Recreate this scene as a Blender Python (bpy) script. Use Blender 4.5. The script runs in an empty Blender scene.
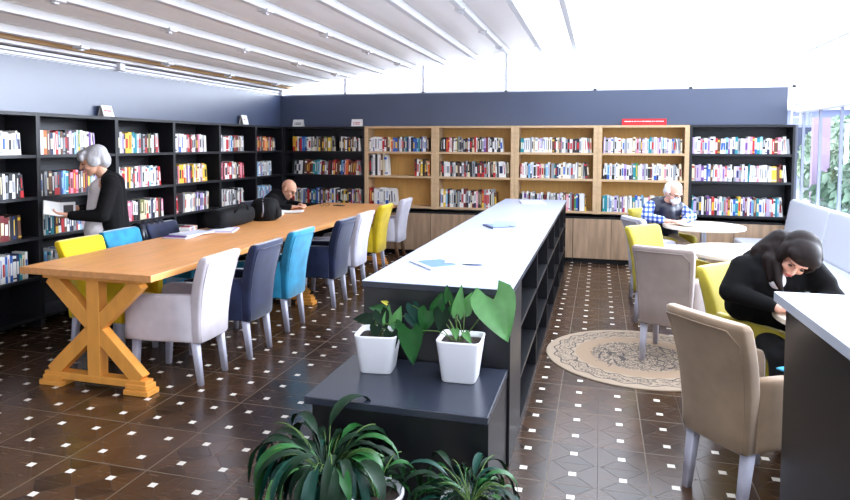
import bpy, bmesh, math, random
from mathutils import Vector, Matrix, Euler
random.seed(7)
S = bpy.context.scene
COL = S.collection
PI = math.pi

# ---------------------------------------------------------------- camera
cam_d = bpy.data.cameras.new('camera'); cam = bpy.data.objects.new('camera', cam_d); COL.objects.link(cam)
F_PX, PPX, PPY = 650.0, 418.27, 178.56
cam_d.sensor_fit = 'HORIZONTAL'; cam_d.sensor_width = 36.0
cam_d.lens = F_PX / 850 * 36.0
cam_d.shift_x = (425 - PPX) / 850; cam_d.shift_y = (PPY - 250) / 850
cam_d.clip_start = 0.05; cam_d.clip_end = 300
yaw, pit, rol = 0.272204, 0.052989, 0.003783
fw = Vector((-math.sin(yaw)*math.cos(pit), math.cos(yaw)*math.cos(pit), -math.sin(pit)))
rt = Vector((math.cos(yaw), math.sin(yaw), 0)); up = rt.cross(fw)
r2 = rt*math.cos(rol) + up*math.sin(rol); u2 = up*math.cos(rol) - rt*math.sin(rol)
cam.matrix_world = Matrix(((r2.x, u2.x, -fw.x, 0), (r2.y, u2.y, -fw.y, 0), (r2.z, u2.z, -fw.z, 1.62), (0, 0, 0, 1)))
S.camera = cam

# ---------------------------------------------------------------- world, light, exposure
S.view_settings.view_transform = 'Standard'; S.view_settings.look = 'None'
S.view_settings.gamma = 1.0; S.view_settings.exposure = 0.12
S.view_settings.use_curve_mapping = False
SKY = 4.2
w = bpy.data.worlds.new('sky'); S.world = w; w.use_nodes = True
wn = w.node_tree.nodes; wl = w.node_tree.links
# hazy bright sky, brighter around the veiled sun beyond the back right corner
GLOW, SUN_AZ, SUN_EL = 34.0, math.radians(58), math.radians(11)
sdir = (math.sin(SUN_AZ)*math.cos(SUN_EL), math.cos(SUN_AZ)*math.cos(SUN_EL), math.sin(SUN_EL))
tcw = wn.new('ShaderNodeTexCoord'); dt = wn.new('ShaderNodeVectorMath'); dt.operation = 'DOT_PRODUCT'; wl.new(tcw.outputs['Generated'], dt.inputs[0]); dt.inputs[1].default_value = sdir
def wm(op, a, v):
    n = wn.new('ShaderNodeMath'); n.operation = op; wl.new(a, n.inputs[0]); n.inputs[1].default_value = v; return n.outputs[0]
g_ = wm('ADD', wm('MULTIPLY', wm('POWER', wm('MAXIMUM', dt.outputs['Value'], 0.0), 10.0), GLOW), SKY)
wn['Background'].inputs[0].default_value = (0.88, 0.93, 1.0, 1); wl.new(g_, wn['Background'].inputs[1])
S.cycles.max_bounces = 8; S.cycles.diffuse_bounces = 4; S.cycles.transparent_max_bounces = 12
S.cycles.sample_clamp_indirect = 6

# ---------------------------------------------------------------- materials
def lin(c):
    return tuple(((x/255.0)/12.92 if x/255.0 <= .04045 else ((x/255.0+.055)/1.055)**2.4) for x in c)
MATS = {}
def mat(name, rgb, rough=.6, spec=.5, metal=0, var=0.0, vscale=8.0, sheen=0, bump=0.0, stretch=None, coat=0):
    if name in MATS: return MATS[name]
    m = bpy.data.materials.new(name); m.use_nodes = True; MATS[name] = m
    nt = m.node_tree; b = nt.nodes['Principled BSDF']
    c = lin(rgb) + (1,)
    b.inputs['Base Color'].default_value = c; b.inputs['Roughness'].default_value = rough
    b.inputs['Specular IOR Level'].default_value = spec; b.inputs['Metallic'].default_value = metal
    if sheen: b.inputs['Sheen Weight'].default_value = sheen; b.inputs['Sheen Roughness'].default_value = .4
    if coat: b.inputs['Coat Weight'].default_value = coat; b.inputs['Coat Roughness'].default_value = .15
    if var or bump:
        tc = nt.nodes.new('ShaderNodeTexCoord'); mp = nt.nodes.new('ShaderNodeMapping')
        nt.links.new(tc.outputs['Object'], mp.inputs[0])
        if stretch: mp.inputs['Scale'].default_value = stretch
        n = nt.nodes.new('ShaderNodeTexNoise'); n.inputs['Scale'].default_value = vscale; n.inputs['Detail'].default_value = 4
        nt.links.new(mp.outputs[0], n.inputs['Vector'])
        if var:
            r = nt.nodes.new('ShaderNodeValToRGB')
            r.color_ramp.elements[0].position = .3; r.color_ramp.elements[1].position = .7
            r.color_ramp.elements[0].color = tuple(x*(1-var) for x in c[:3]) + (1,)
            r.color_ramp.elements[1].color = tuple(min(1, x*(1+var)) for x in c[:3]) + (1,)
            nt.links.new(n.outputs[0], r.inputs[0]); nt.links.new(r.outputs[0], b.inputs['Base Color'])
        if bump:
            bp = nt.nodes.new('ShaderNodeBump'); bp.inputs['Strength'].default_value = bump; bp.inputs['Distance'].default_value = .01
            nt.links.new(n.outputs[0], bp.inputs['Height']); nt.links.new(bp.outputs[0], b.inputs['Normal'])
    return m

def glass_mat():
    m = bpy.data.materials.new('window_glass'); m.use_nodes = True; nt = m.node_tree
    nt.nodes.remove(nt.nodes['Principled BSDF'])
    out = nt.nodes['Material Output']
    t = nt.nodes.new('ShaderNodeBsdfTransparent'); t.inputs[0].default_value = (.94, .96, 1, 1)
    g = nt.nodes.new('ShaderNodeBsdfGlossy'); g.inputs['Roughness'].default_value = .03
    lw = nt.nodes.new('ShaderNodeLayerWeight'); lw.inputs[0].default_value = .5
    pw = nt.nodes.new('ShaderNodeMath'); pw.operation = 'POWER'; nt.links.new(lw.outputs['Facing'], pw.inputs[0]); pw.inputs[1].default_value = 5
    fr = nt.nodes.new('ShaderNodeMath'); fr.operation = 'MULTIPLY'; nt.links.new(pw.outputs[0], fr.inputs[0]); fr.inputs[1].default_value = .18
    mx = nt.nodes.new('ShaderNodeMixShader')
    nt.links.new(fr.outputs[0], mx.inputs[0]); nt.links.new(t.outputs[0], mx.inputs[1]); nt.links.new(g.outputs[0], mx.inputs[2])
    nt.links.new(mx.outputs[0], out.inputs[0]); return m
GLASS = glass_mat()

def fabric_roof():
    m = bpy.data.materials.new('roof_fabric'); m.use_nodes = True; nt = m.node_tree
    nt.nodes.remove(nt.nodes['Principled BSDF']); out = nt.nodes['Material Output']
    d = nt.nodes.new('ShaderNodeBsdfDiffuse'); d.inputs[0].default_value = (.60, .575, .57, 1)
    t = nt.nodes.new('ShaderNodeBsdfTranslucent'); t.inputs[0].default_value = (.15, .145, .142, 1)
    a = nt.nodes.new('ShaderNodeAddShader')
    nt.links.new(d.outputs[0], a.inputs[0]); nt.links.new(t.outputs[0], a.inputs[1]); nt.links.new(a.outputs[0], out.inputs[0])
    return m
FABRIC_ROOF = fabric_roof()

def floor_mat():
    m = bpy.data.materials.new('floor_tiles'); m.use_nodes = True; nt = m.node_tree; N = nt.nodes; L = nt.links
    b = N['Principled BSDF']
    tc = N.new('ShaderNodeTexCoord'); sp = N.new('ShaderNodeSeparateXYZ'); L.new(tc.outputs['Object'], sp.inputs[0])
    def M(op, a, b_=None, c=None):
        n = N.new('ShaderNodeMath'); n.operation = op
        for i, v in enumerate((a, b_, c)):
            if v is None: continue
            if isinstance(v, (int, float)): n.inputs[i].default_value = v
            else: L.new(v, n.inputs[i])
        return n.outputs[0]
    PX_, PY_ = .239, .219
    def cell(s, off, p):           # signed distance from the cell's centre, in metres
        t = M('SUBTRACT', s, off - p/2); t = M('DIVIDE', t, p); t = M('FRACT', t); t = M('SUBTRACT', t, .5); return M('MULTIPLY', t, p)
    x = M('ABSOLUTE', cell(sp.outputs[0], .136, PX_)); y = M('ABSOLUTE', cell(sp.outputs[1], 3.212, PY_))
    sq = M('MULTIPLY', M('LESS_THAN', x, .0185), M('LESS_THAN', y, .0185))
    # thick joints every second cell
    gx = M('ABSOLUTE', cell(sp.outputs[0], .136+PX_/2, PX_*2)); gy = M('ABSOLUTE', cell(sp.outputs[1], 3.212-PY_/2, PY_*2))
    thick = M('MAXIMUM', M('LESS_THAN', gx, .0028), M('LESS_THAN', gy, .0028))
    thin = M('MAXIMUM', M('GREATER_THAN', x, PX_/2-.0012), M('GREATER_THAN', y, PY_/2-.0012))
    # diagonals from the small square's corners towards the middle of the cell's sides
    dd = M('ABSOLUTE', M('SUBTRACT', M('MULTIPLY', M('SUBTRACT', x, .0185), 1.08), M('SUBTRACT', y, .0185)))
    diag = M('MULTIPLY', M('LESS_THAN', dd, .0022), M('GREATER_THAN', x, .0185))
    # every half tile its own wood grain tone
    sx = M('FLOOR', M('DIVIDE', M('SUBTRACT', sp.outputs[0], .136+PX_/2), PX_*2)); sy = M('FLOOR', M('DIVIDE', M('SUBTRACT', sp.outputs[1], 3.212-PY_/2), PY_*2))
    side = M('GREATER_THAN', M('SUBTRACT', M('MULTIPLY', x, 1.0), y), 0)
    cv = N.new('ShaderNodeCombineXYZ'); L.new(sx, cv.inputs[0]); L.new(sy, cv.inputs[1]); L.new(side, cv.inputs[2])
    wn_ = N.new('ShaderNodeTexWhiteNoise'); L.new(cv.outputs[0], wn_.inputs['Vector'])
    mp = N.new('ShaderNodeMapping'); mp.inputs['Scale'].default_value = (3, 26, 1); L.new(tc.outputs['Object'], mp.inputs[0])
    nz = N.new('ShaderNodeTexNoise'); nz.inputs['Scale'].default_value = 2.2; nz.inputs['Detail'].default_value = 6; L.new(mp.outputs[0], nz.inputs['Vector'])
    f = M('ADD', M('MULTIPLY', nz.outputs[0], .75), M('MULTIPLY', wn_.outputs['Value'], .3))
    rp = N.new('ShaderNodeValToRGB'); L.new(f, rp.inputs[0])
    rp.color_ramp.elements[0].position = .3; rp.color_ramp.elements[0].color = lin((42, 29, 19)) + (1,)
    rp.color_ramp.elements[1].position = .8; rp.color_ramp.elements[1].color = lin((90, 62, 40)) + (1,)
    def mix(fac, a, col):
        n = N.new('ShaderNodeMix'); n.data_type = 'RGBA'; L.new(fac, n.inputs[0]); L.new(a, n.inputs[6]); n.inputs[7].default_value = col; return n.outputs[2]
    c = mix(M('MULTIPLY', diag, .55), rp.outputs[0], lin((30, 22, 18)) + (1,))
    c = mix(M('MULTIPLY', thin, .6), c, lin((34, 26, 21)) + (1,))
    c = mix(M('MULTIPLY', thick, .8), c, lin((118, 106, 90)) + (1,))
    c = mix(sq, c, lin((236, 228, 214)) + (1,))
    L.new(c, b.inputs['Base Color'])
    lines = M('MAXIMUM', M('MAXIMUM', thick, thin), diag)
    L.new(M('ADD', M('MULTIPLY', lines, .4), M('ADD', .18, M('MULTIPLY', nz.outputs[0], .14))), b.inputs['Roughness'])
    b.inputs['Specular IOR Level'].default_value = .62
    bp = N.new('ShaderNodeBump'); bp.inputs['Strength'].default_value = .15; bp.inputs['Distance'].default_value = .001
    L.new(M('SUBTRACT', M('MULTIPLY', nz.outputs[0], .25), lines), bp.inputs['Height']); L.new(bp.outputs[0], b.inputs['Normal'])
    return m

def rug_mat(R):
    m = bpy.data.materials.new('rug_print'); m.use_nodes = True; nt = m.node_tree; N = nt.nodes; L = nt.links
    b = N['Principled BSDF']; b.inputs['Roughness'].default_value = .9
    tc = N.new('ShaderNodeTexCoord'); sp = N.new('ShaderNodeSeparateXYZ'); L.new(tc.outputs['Object'], sp.inputs[0])
    def M(op, a, b_=None):
        n = N.new('ShaderNodeMath'); n.operation = op
        for i, v in enumerate((a, b_)):
            if v is None: continue
            if isinstance(v, (int, float)): n.inputs[i].default_value = v
            else: L.new(v, n.inputs[i])
        return n.outputs[0]
    r = M('DIVIDE', M('SQRT', M('ADD', M('MULTIPLY', sp.outputs[0], sp.outputs[0]), M('MULTIPLY', sp.outputs[1], sp.outputs[1]))), R)
    ang = M('ARCTAN2', sp.outputs[1], sp.outputs[0])
    def band(a, c): return M('MULTIPLY', M('GREATER_THAN', r, a), M('LESS_THAN', r, c))
    nz = N.new('ShaderNodeTexNoise'); nz.inputs['Scale'].default_value = 17; nz.inputs['Detail'].default_value = 3; nz.inputs['Distortion'].default_value = 2.2
    L.new(tc.outputs['Object'], nz.inputs['Vector'])
    line = M('LESS_THAN', M('ABSOLUTE', M('SUBTRACT', nz.outputs[0], .5)), .035)
    scal = M('MULTIPLY', M('SINE', M('MULTIPLY', ang, 22)), .02)
    rr = M('ADD', r, scal)
    edge1 = M('LESS_THAN', M('ABSOLUTE', M('SUBTRACT', rr, .90)), .008)
    edge2 = M('LESS_THAN', M('ABSOLUTE', M('SUBTRACT', rr, .72)), .008)
    wreath = M('MULTIPLY', line, band(.73, .89))
    fine = N.new('ShaderNodeTexVoronoi'); fine.feature = 'DISTANCE_TO_EDGE'; fine.inputs['Scale'].default_value = 13; L.new(tc.outputs['Object'], fine.inputs['Vector'])
    motif_r = M('SQRT', M('ADD', M('POWER', M('MULTIPLY', sp.outputs[0], .75), 2), M('POWER', M('MULTIPLY', sp.outputs[1], .8), 2)))
    motif = M('MULTIPLY', M('LESS_THAN', M('ADD', motif_r, M('MULTIPLY', nz.outputs[0], .18)), .36), M('MAXIMUM', line, M('LESS_THAN', fine.outputs[0], .035)))
    dark = M('MAXIMUM', M('MAXIMUM', edge1, edge2), M('MAXIMUM', wreath, motif))
    base = N.new('ShaderNodeMix'); base.data_type = 'RGBA'; L.new(M('MULTIPLY', band(.5, .68), .6), base.inputs[0])
    base.inputs[6].default_value = lin((168, 148, 126)) + (1,); base.inputs[7].default_value = lin((158, 128, 100)) + (1,)
    mx = N.new('ShaderNodeMix'); mx.data_type = 'RGBA'; L.new(M('MULTIPLY', dark, .85), mx.inputs[0]); L.new(base.outputs[2], mx.inputs[6]); mx.inputs[7].default_value = lin((36, 34, 44)) + (1,)
    L.new(mx.outputs[2], b.inputs['Base Color']); return m

def check_mat():
    m = bpy.data.materials.new('plaid_cotton'); m.use_nodes = True; nt = m.node_tree; N = nt.nodes; L = nt.links
    b = N['Principled BSDF']; b.inputs['Roughness'].default_value = .85
    tc = N.new('ShaderNodeTexCoord')
    cols = []
    for d in ('X', 'Z'):
        wv = N.new('ShaderNodeTexWave'); wv.wave_type = 'BANDS'; wv.bands_direction = d; wv.inputs['Scale'].default_value = 6.5
        gt = N.new('ShaderNodeMath'); gt.operation = 'GREATER_THAN'; gt.inputs[1].default_value = .5
        L.new(tc.outputs['Object'], wv.inputs['Vector']); L.new(wv.outputs['Fac'], gt.inputs[0]); cols.append(gt.outputs[0])
    a = N.new('ShaderNodeMath'); a.operation = 'MULTIPLY_ADD'; L.new(cols[0], a.inputs[0]); a.inputs[1].default_value = .45
    a2 = N.new('ShaderNodeMath'); a2.operation = 'MULTIPLY'; L.new(cols[1], a2.inputs[0]); a2.inputs[1].default_value = .45; L.new(a2.outputs[0], a.inputs[2])
    rp = N.new('ShaderNodeValToRGB'); rp.color_ramp.interpolation = 'CONSTANT'; L.new(a.outputs[0], rp.inputs[0])
    e = rp.color_ramp.elements; e[0].color = lin((50, 70, 150)) + (1,); e[1].position = .22; e[1].color = lin((110, 135, 210)) + (1,)
    n = e.new(.55); n.color = lin((235, 238, 250)) + (1,)
    L.new(rp.outputs[0], b.inputs['Base Color']); return m

M_DARK = mat('anthracite_board', (22, 22, 25), .32, .6, var=.08, vscale=3)
M_DARKTOP = mat('anthracite_top', (40, 44, 56), .27, .7)
M_PALETOP = mat('pale_reflection_film', (178, 186, 206), .3, .6)
M_SHELF = mat('charcoal_board', (26, 26, 30), .42, .5)
M_WALL = mat('slate_paint', (56, 67, 94), .33, 1.0, var=.05, vscale=2)
M_OAK = mat('pale_oak', (205, 172, 132), .5, .4, var=.10, vscale=5, stretch=(1, 1, 9))
M_OAKB = mat('honey_oak_back', (214, 164, 92), .55, .35, var=.08, vscale=5, stretch=(9, 1, 1))
M_PANEL = mat('rustic_oak_panel', (176, 146, 118), .5, .4, var=.22, vscale=3, stretch=(6, 6, .7))
M_TABLE = mat('orange_oak', (218, 152, 90), .33, .6, var=.12, vscale=4, stretch=(7, .7, 7))
M_TRESTLE = mat('orange_oak_leg', (232, 158, 70), .4, .45, var=.10, vscale=4, stretch=(3, 3, 1))
M_WHITE = mat('white_paint', (236, 236, 236), .5)
M_FRAME = mat('white_aluminium', (232, 233, 238), .35)
M_RAIL = mat('shadow_gap', (48, 46, 48), .7)
M_STRIP = mat('tan_timber', (196, 160, 110), .6)
M_LEGP = mat('limed_grey_leg', (190, 188, 202), .5, var=.12, vscale=14)
M_LEGB = mat('brown_leg', (96, 66, 46), .5)
M_LAM = mat('pale_laminate', (233, 220, 200), .35)
M_STEEL = mat('brushed_steel', (190, 192, 200), .3, metal=1)
M_BLACK = mat('black_plastic', (22, 22, 24), .4)
M_PAPER = mat('paper', (236, 234, 230), .8)
M_POT = mat('white_ceramic', (238, 237, 240), .35)
M_SOIL = mat('soil', (42, 30, 22), .95, var=.4, vscale=60, bump=.6)
FAB = dict(
 grey=mat('grey_velvet', (196, 186, 190), .8, .3, var=.10, vscale=9, sheen=.4),
 pale=mat('pale_grey_velvet', (206, 202, 214), .8, .3, var=.08, vscale=9, sheen=.4),
 navy=mat('navy_velvet', (27, 34, 62), .75, .3, var=.28, vscale=9, sheen=.5),
 teal=mat('teal_velvet', (34, 126, 160), .75, .3, var=.25, vscale=9, sheen=.5),
 yellow=mat('mustard_velvet', (206, 176, 26), .75, .3, var=.12, vscale=9, sheen=.3),
 lemon=mat('bright_yellow_velvet', (228, 188, 12), .75, .3, var=.1, vscale=9, sheen=.3),
 olive=mat('lime_velvet', (184, 166, 58), .75, .3, var=.12, vscale=9, sheen=.3),
 beige=mat('beige_velvet', (150, 126, 102), .8, .3, var=.14, vscale=7, sheen=.4),
 taupe=mat('taupe_velvet', (160, 144, 138), .8, .3, var=.10, vscale=8, sheen=.4))
M_BENCH = mat('light_grey_leatherette', (188, 192, 202), .42, .5)
M_SKIN = mat('skin', (214, 160, 132), .5, .4); M_SKIN2 = mat('skin_fair', (226, 172, 150), .5, .4)
M_HAIRG = mat('grey_hair', (176, 174, 176), .6, var=.25, vscale=40, stretch=(1, 1, .3)); M_HAIRW = mat('white_hair', (232, 230, 228), .7)
M_HAIRD = mat('dark_brown_hair', (26, 15, 12), .6, .2, var=.35, vscale=30, stretch=(1, 1, .2))
M_KNIT = mat('black_knit', (13, 12, 13), .9, .2, var=.2, vscale=30); M_VEST = mat('navy_quilted_vest', (18, 20, 40), .5, var=.2, vscale=20)
M_SHIRT = mat('pale_shirt', (226, 216, 214), .85); M_TROUS = mat('dark_trousers', (20, 19, 22), .85); M_KHAKI = mat('khaki_trousers', (170, 152, 130), .85)
M_MASK = mat('mask_white', (232, 238, 246), .8); M_SHOE = mat('shoe_leather', (28, 24, 22), .5)
M_EYE = mat('eye_dark', (30, 20, 16), .3); M_LIP = mat('lips', (178, 84, 80), .5)
M_PLAID = check_mat()

# ---------------------------------------------------------------- mesh helpers
class B:
    """collects shapes of one part; build() links them as one mesh object"""
    def __init__(s): s.bm = bmesh.new(); s.mats = []
    def mi(s, m):
        if m is None: return 0
        if m not in s.mats: s.mats.append(m)
        return s.mats.index(m)
    def box(s, x0, y0, z0, x1, y1, z1, m=None, bev=0, mtx=None, seg=2):
        sub = bmesh.new()
        bmesh.ops.create_cube(sub, size=1)
        for v in sub.verts: v.co = Vector(((x0+x1)/2 + v.co.x*(x1-x0), (y0+y1)/2 + v.co.y*(y1-y0), (z0+z1)/2 + v.co.z*(z1-z0)))
        if bev: bmesh.ops.bevel(sub, geom=sub.edges[:], offset=bev, segments=seg, affect='EDGES', profile=.5)
        s._join(sub, m, mtx); return s
    def _join(s, sub, m, mtx=None, smooth=False):
        mi = s.mi(m)
        if mtx is not None: bmesh.ops.transform(sub, matrix=mtx, verts=sub.verts[:])
        vm = {v: s.bm.verts.new(v.co) for v in sub.verts}
        for f in sub.faces:
            try: nf = s.bm.faces.new([vm[v] for v in f.verts])
            except ValueError: continue
            nf.material_index = mi; nf.smooth = smooth or f.smooth
        sub.free()
    def loft(s, secs, m=None, caps=True, smooth=True, closed=True, mtx=None):
        sub = bmesh.new(); rows = [[sub.verts.new(p) for p in sec] for sec in secs]; n = len(secs[0])
        for a, b in zip(rows, rows[1:]):
            for i in range(n if closed else n-1):
                f = sub.faces.new((a[i], a[(i+1) % n], b[(i+1) % n], b[i])); f.smooth = smooth
        if caps: sub.faces.new(rows[0][::-1]); sub.faces.new(rows[-1])
        bmesh.ops.recalc_face_normals(sub, faces=sub.faces[:]) if caps else None
        s._join(sub, m, mtx); return s
    def tube(s, pts, r, m=None, n=8, taper=None):
        pts = [Vector(p) for p in pts]; secs = []
        for i, p in enumerate(pts):
            d = (pts[min(i+1, len(pts)-1)] - pts[max(i-1, 0)]).normalized()
            a = d.orthogonal().normalized() if i == 0 else (a - d*a.dot(d)).normalized()
            b = d.cross(a); rr = r if taper is None else r + (taper-r)*i/(len(pts)-1)
            secs.append([p + (a*math.cos(t) + b*math.sin(t))*rr for t in [2*PI*k/n for k in range(n)]])
        return s.loft(secs, m)
    def cyl(s, x, y, z0, z1, r0, r1=None, m=None, n=24):
        r1 = r0 if r1 is None else r1
        return s.loft([[(x+r*math.cos(2*PI*k/n), y+r*math.sin(2*PI*k/n), z) for k in range(n)] for r, z in ((r0, z0), (r1, z1))], m, smooth=False)
    def build(s, name, m=None, parent=None, loc=None, shade=None):
        me = bpy.data.meshes.new(name); bmesh.ops.recalc_face_normals(s.bm, faces=s.bm.faces[:]); s.bm.to_mesh(me); s.bm.free()
        for q in (s.mats or [m]): me.materials.append(q)
        o = bpy.data.objects.new(name, me); COL.objects.link(o)
        if parent: o.parent = parent
        if loc: o.location = loc
        return o
def se(cx, cy, hx, hy, z, n=24, p=4.0):        # rounded rectangle section at height z
    out = []
    for k in range(n):
        t = 2*PI*(k+.5)/n; c, s_ = math.cos(t), math.sin(t)
        out.append((cx + hx*math.copysign(abs(c)**(2/p), c), cy + hy*math.copysign(abs(s_)**(2/p), s_), z))
    return out
def tag(o, label, cat, group=None, kind=None):
    if label: o['label'] = label
    if cat: o['category'] = cat
    if group: o['group'] = group
    if kind: o['kind'] = kind
    return o
def thing(name, label, cat, loc=(0, 0, 0), rz=0, group=None):
    o = bpy.data.objects.new(name, None); COL.objects.link(o); o.location = loc; o.rotation_euler = (0, 0, rz)
    o.empty_display_size = .1
    return tag(o, label, cat, group)
def struct(b, name, m=None, parent=None):
    o = b.build(name, m, parent)
    if not parent: o['kind'] = 'structure'
    return o
def copy_tree(o, parent=None):
    c = o.copy(); COL.objects.link(c)
    if parent: c.parent = parent
    for ch in list(o.children): copy_tree(ch, c)
    return c
def face_dir(dx, dy): return math.atan2(dy, dx)

# ---------------------------------------------------------------- the room shell
YB = 9.18; XL = -4.78; ZW = 2.355; XR = 2.42
struct(B().box(-5.3, -3.2, -.12, 3.0, 9.6, 0), 'floor', floor_mat())
struct(B().box(-5.12, -3.2, 1.885, XL, YB, ZW, M_WALL).box(-5.12, -3.2, 0, -5.06, 9.5, 1.885, M_WALL), 'wall_left')
struct(B().box(-5.12, YB, 1.885, 2.27, 9.5, ZW, M_WALL).box(-5.06, 9.42, 0, 2.46, 9.5, 1.885, M_WALL), 'wall_back')
# low wall and glazing on the right
struct(B().box(2.42, -3.2, 0, 2.52, 9.42, .85, M_WHITE), 'wall_right')
b = B(); b.box(2.36, -3.2, 2.03, 2.5, 9.18, 2.15, M_FRAME, .004)
for y in (9.16, 8.51, 7.82, 7.13, 6.44, 5.75, 5.06, 4.37, 3.68, 2.99, 2.3, 1.6, .9, .2, -.5, -1.2, -1.9, -2.6):
    b.box(2.435, y-.012, .85, 2.465, y+.012, 2.03, mat('grey_mullion', (150, 155, 176), .4))
b.box(2.40, -3.2, .85, 2.52, 9.2, .89, M_FRAME)
win = struct(b, 'window_1'); B().box(2.447, -3.2, .89, 2.453, 9.15, 2.03).build('pane', GLASS, win)
def roof_z(x): return 2.50 + .125*(x - XL) if x < -1.0 else 2.50 + .125*(-1.0 - XL) + .03*(x+1.0)
b = B()
for x in (-3.72, -2.50, -1.29, -.08, 1.13, 2.34):
    b.box(x-.02, 9.2, ZW, x+.02, 9.26, roof_z(x)-.02, M_FRAME)
b.box(-4.9, 9.2, ZW, 2.4, 9.27, ZW+.025, M_FRAME)
win = struct(b, 'window_2')
g = B(); g.loft([[(-4.8, y, ZW+.025), (2.4, y, ZW+.025), (2.4, y, roof_z(2.4)-.03), (-1.0, y, roof_z(-1)-.03), (-4.8, y, roof_z(-4.8)-.02)] for y in (9.228, 9.234)], smooth=False)
g.build('pane', GLASS, win)
win = struct(B().box(2.42, -3.2, 2.78, 2.48, 9.2, 2.86, M_FRAME), 'window_3')
B().box(2.447, -3.2, 2.15, 2.453, 9.2, 2.78).build('pane', GLASS, win)
b = B()
b.box(-5.12, -3.3, 0, 3.0, -3.2, .6, M_DARK).box(-5.12, -3.3, 2.4, 3.0, -3.2, 3.3, M_WALL).box(-5.12, -3.3, .6, -4.9, -3.2, 2.4, M_DARK).box(-1.4, -3.3, .6, 3.0, -3.2, 2.4, M_DARK)
struct(b, 'wall_front_unseen')  # unseen wall added to cut front light; opening placed to light the left
# rails along the top of the left wall
b = B()
b.box(-4.80, -3.2, ZW+.004, -4.755, YB, ZW+.03, M_FRAME).box(-4.79, -3.2, ZW+.03, -4.765, YB, ZW+.037, M_RAIL)
b.box(-4.80, -3.2, ZW+.037, -4.74, YB, ZW+.062, M_FRAME).box(-4.79, -3.2, ZW+.062, -4.75, YB, ZW+.075, M_RAIL)
b.box(-4.80, -3.2, ZW+.075, -4.72, YB, ZW+.10, M_FRAME)
for y in (5.62, 9.1): b.box(-4.79, y-.035, ZW, -4.70, y+.035, ZW+.10, M_FRAME, .006)
struct(b, 'trim_1')
struct(B().box(-4.80, -3.2, 2.457, -4.60, 9.2, 2.50, M_STRIP).box(-4.70, -3.2, 2.43, -4.66, 9.2, 2.457, M_FRAME), 'trim_2')
# fabric roof, white beams under it
def slab(b, x0, x1, y0, y1, t=.006, m=None, n=10):
    xs = [x0 + (x1-x0)*i/n for i in range(n+1)]
    b.loft([[(x, y0, roof_z(x)), (x, y1, roof_z(x)), (x, y1, roof_z(x)+t), (x, y0, roof_z(x)+t)] for x in xs], m, smooth=False)
b = B(); xs = [-4.8] + [-4.45 + .455*i for i in range(16)]
for a, c in zip(xs, xs[1:]):
    if c > -.6: break
    n = 6; secs = []
    for i in range(n+1):
        x = a + (c-a)*i/n; sag = .035*math.sin(PI*i/n)
        z = roof_z(x) - sag; secs.append([(x, -3.2, z), (x, 9.2, z), (x, 9.2, z+.004), (x, -3.2, z+.004)])
    b.loft(secs, FABRIC_ROOF)
struct(b, 'ceiling')
win = struct(B().box(-.83, -3.2, roof_z(-.83)-.01, -.80, 9.2, roof_z(-.8)+.01, M_FRAME), 'added_roof_glass')  # clear roof half, added so the right side burns out to white
gp = B(); slab(gp, -.8, 2.44, -3.2, 9.2, .008, n=2); gp.build('pane', GLASS, win)
for i, x in enumerate(xs[1:]):
    if x > -.3: break
    z = roof_z(x)
    o = struct(B().box(x-.032, -3.2, z-.075, x+.032, 9.2, z-.005, M_WHITE, .008), 'trim_%d' % (i+3))
    if x < -.5 and i % 2 == (0 if x < -2 else 1):
        for y in (3.6, 4.8, 6.0, 7.2, 8.4):
            B().box(x-.05, y-.05, z-.092, x+.05, y+.05, z-.06, M_WHITE, .008).box(x-.015, y-.02, z-.105, x+.015, y+.02, z-.09, M_FRAME).build('clip', None, o)

# ---------------------------------------------------------------- outside, seen through the right-hand window
struct(B().box(-40, -40, -.3, 60, 60, -.14), 'ground', mat('pale_paving', (150, 152, 150), .9, var=.1, vscale=1))

# ---------------------------------------------------------------- bookcases
ROWZ_B = (1.51, 1.155, .715)
def bookcase_back(name, x0, x1, z0, oak, label, shelves, y0=9.09, y1=9.40):
    t = thing(name, label, 'bookcase', ((x0+x1)/2, y0, z0))
    ms, mb = (M_OAK, M_OAKB) if oak else (M_SHELF, M_SHELF)
    th = .055 if oak else .03; cx = (x0+x1)/2; D = y1-y0; Ht = 1.88-z0
    B().box(x0-cx, 0, 0, x0-cx+th, D, Ht, ms, .002).build('side_panel', None, t)
    B().box(x1-cx-th, 0, 0, x1-cx, D, Ht, ms, .002).build('side_panel', None, t)
    B().box(x0-cx+th, D-.01, 0, x1-cx-th, D, Ht, mb).build('back_panel', None, t)
    B().box(x0-cx+th, 0, Ht-.03, x1-cx-th, D-.01, Ht, ms, .002).build('top_panel', None, t)
    for z in shelves:
        B().box(x0-cx+th, .004, z-.03-z0, x1-cx-th, D-.011, z-z0, ms, .002).build('shelf', None, t)
    return t
bookcase_back('bookcase', -4.70, -3.372, 0.0, False, 'charcoal bookcase on the back wall between the corner and the pale oak bookcases', (1.51, 1.155, .715, .40, .10))
OX = (-3.37, -2.29, -1.143, -.03, 1.12)
nth = ('first pale oak bookcase from the left on the back wall, half-empty shelves', 'second pale oak bookcase from the left on the back wall', 'third pale oak bookcase from the left, directly behind the long counter', 'rightmost pale oak bookcase, under the red sign')
for i in range(4): bookcase_back('bookcase', OX[i]+.001, OX[i+1]-.001, .68, True, nth[i], ROWZ_B)
bookcase_back('bookcase', 1.121, 2.347, .64, False, 'charcoal bookcase at the right end of the back wall beside the window', ROWZ_B)
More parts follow.
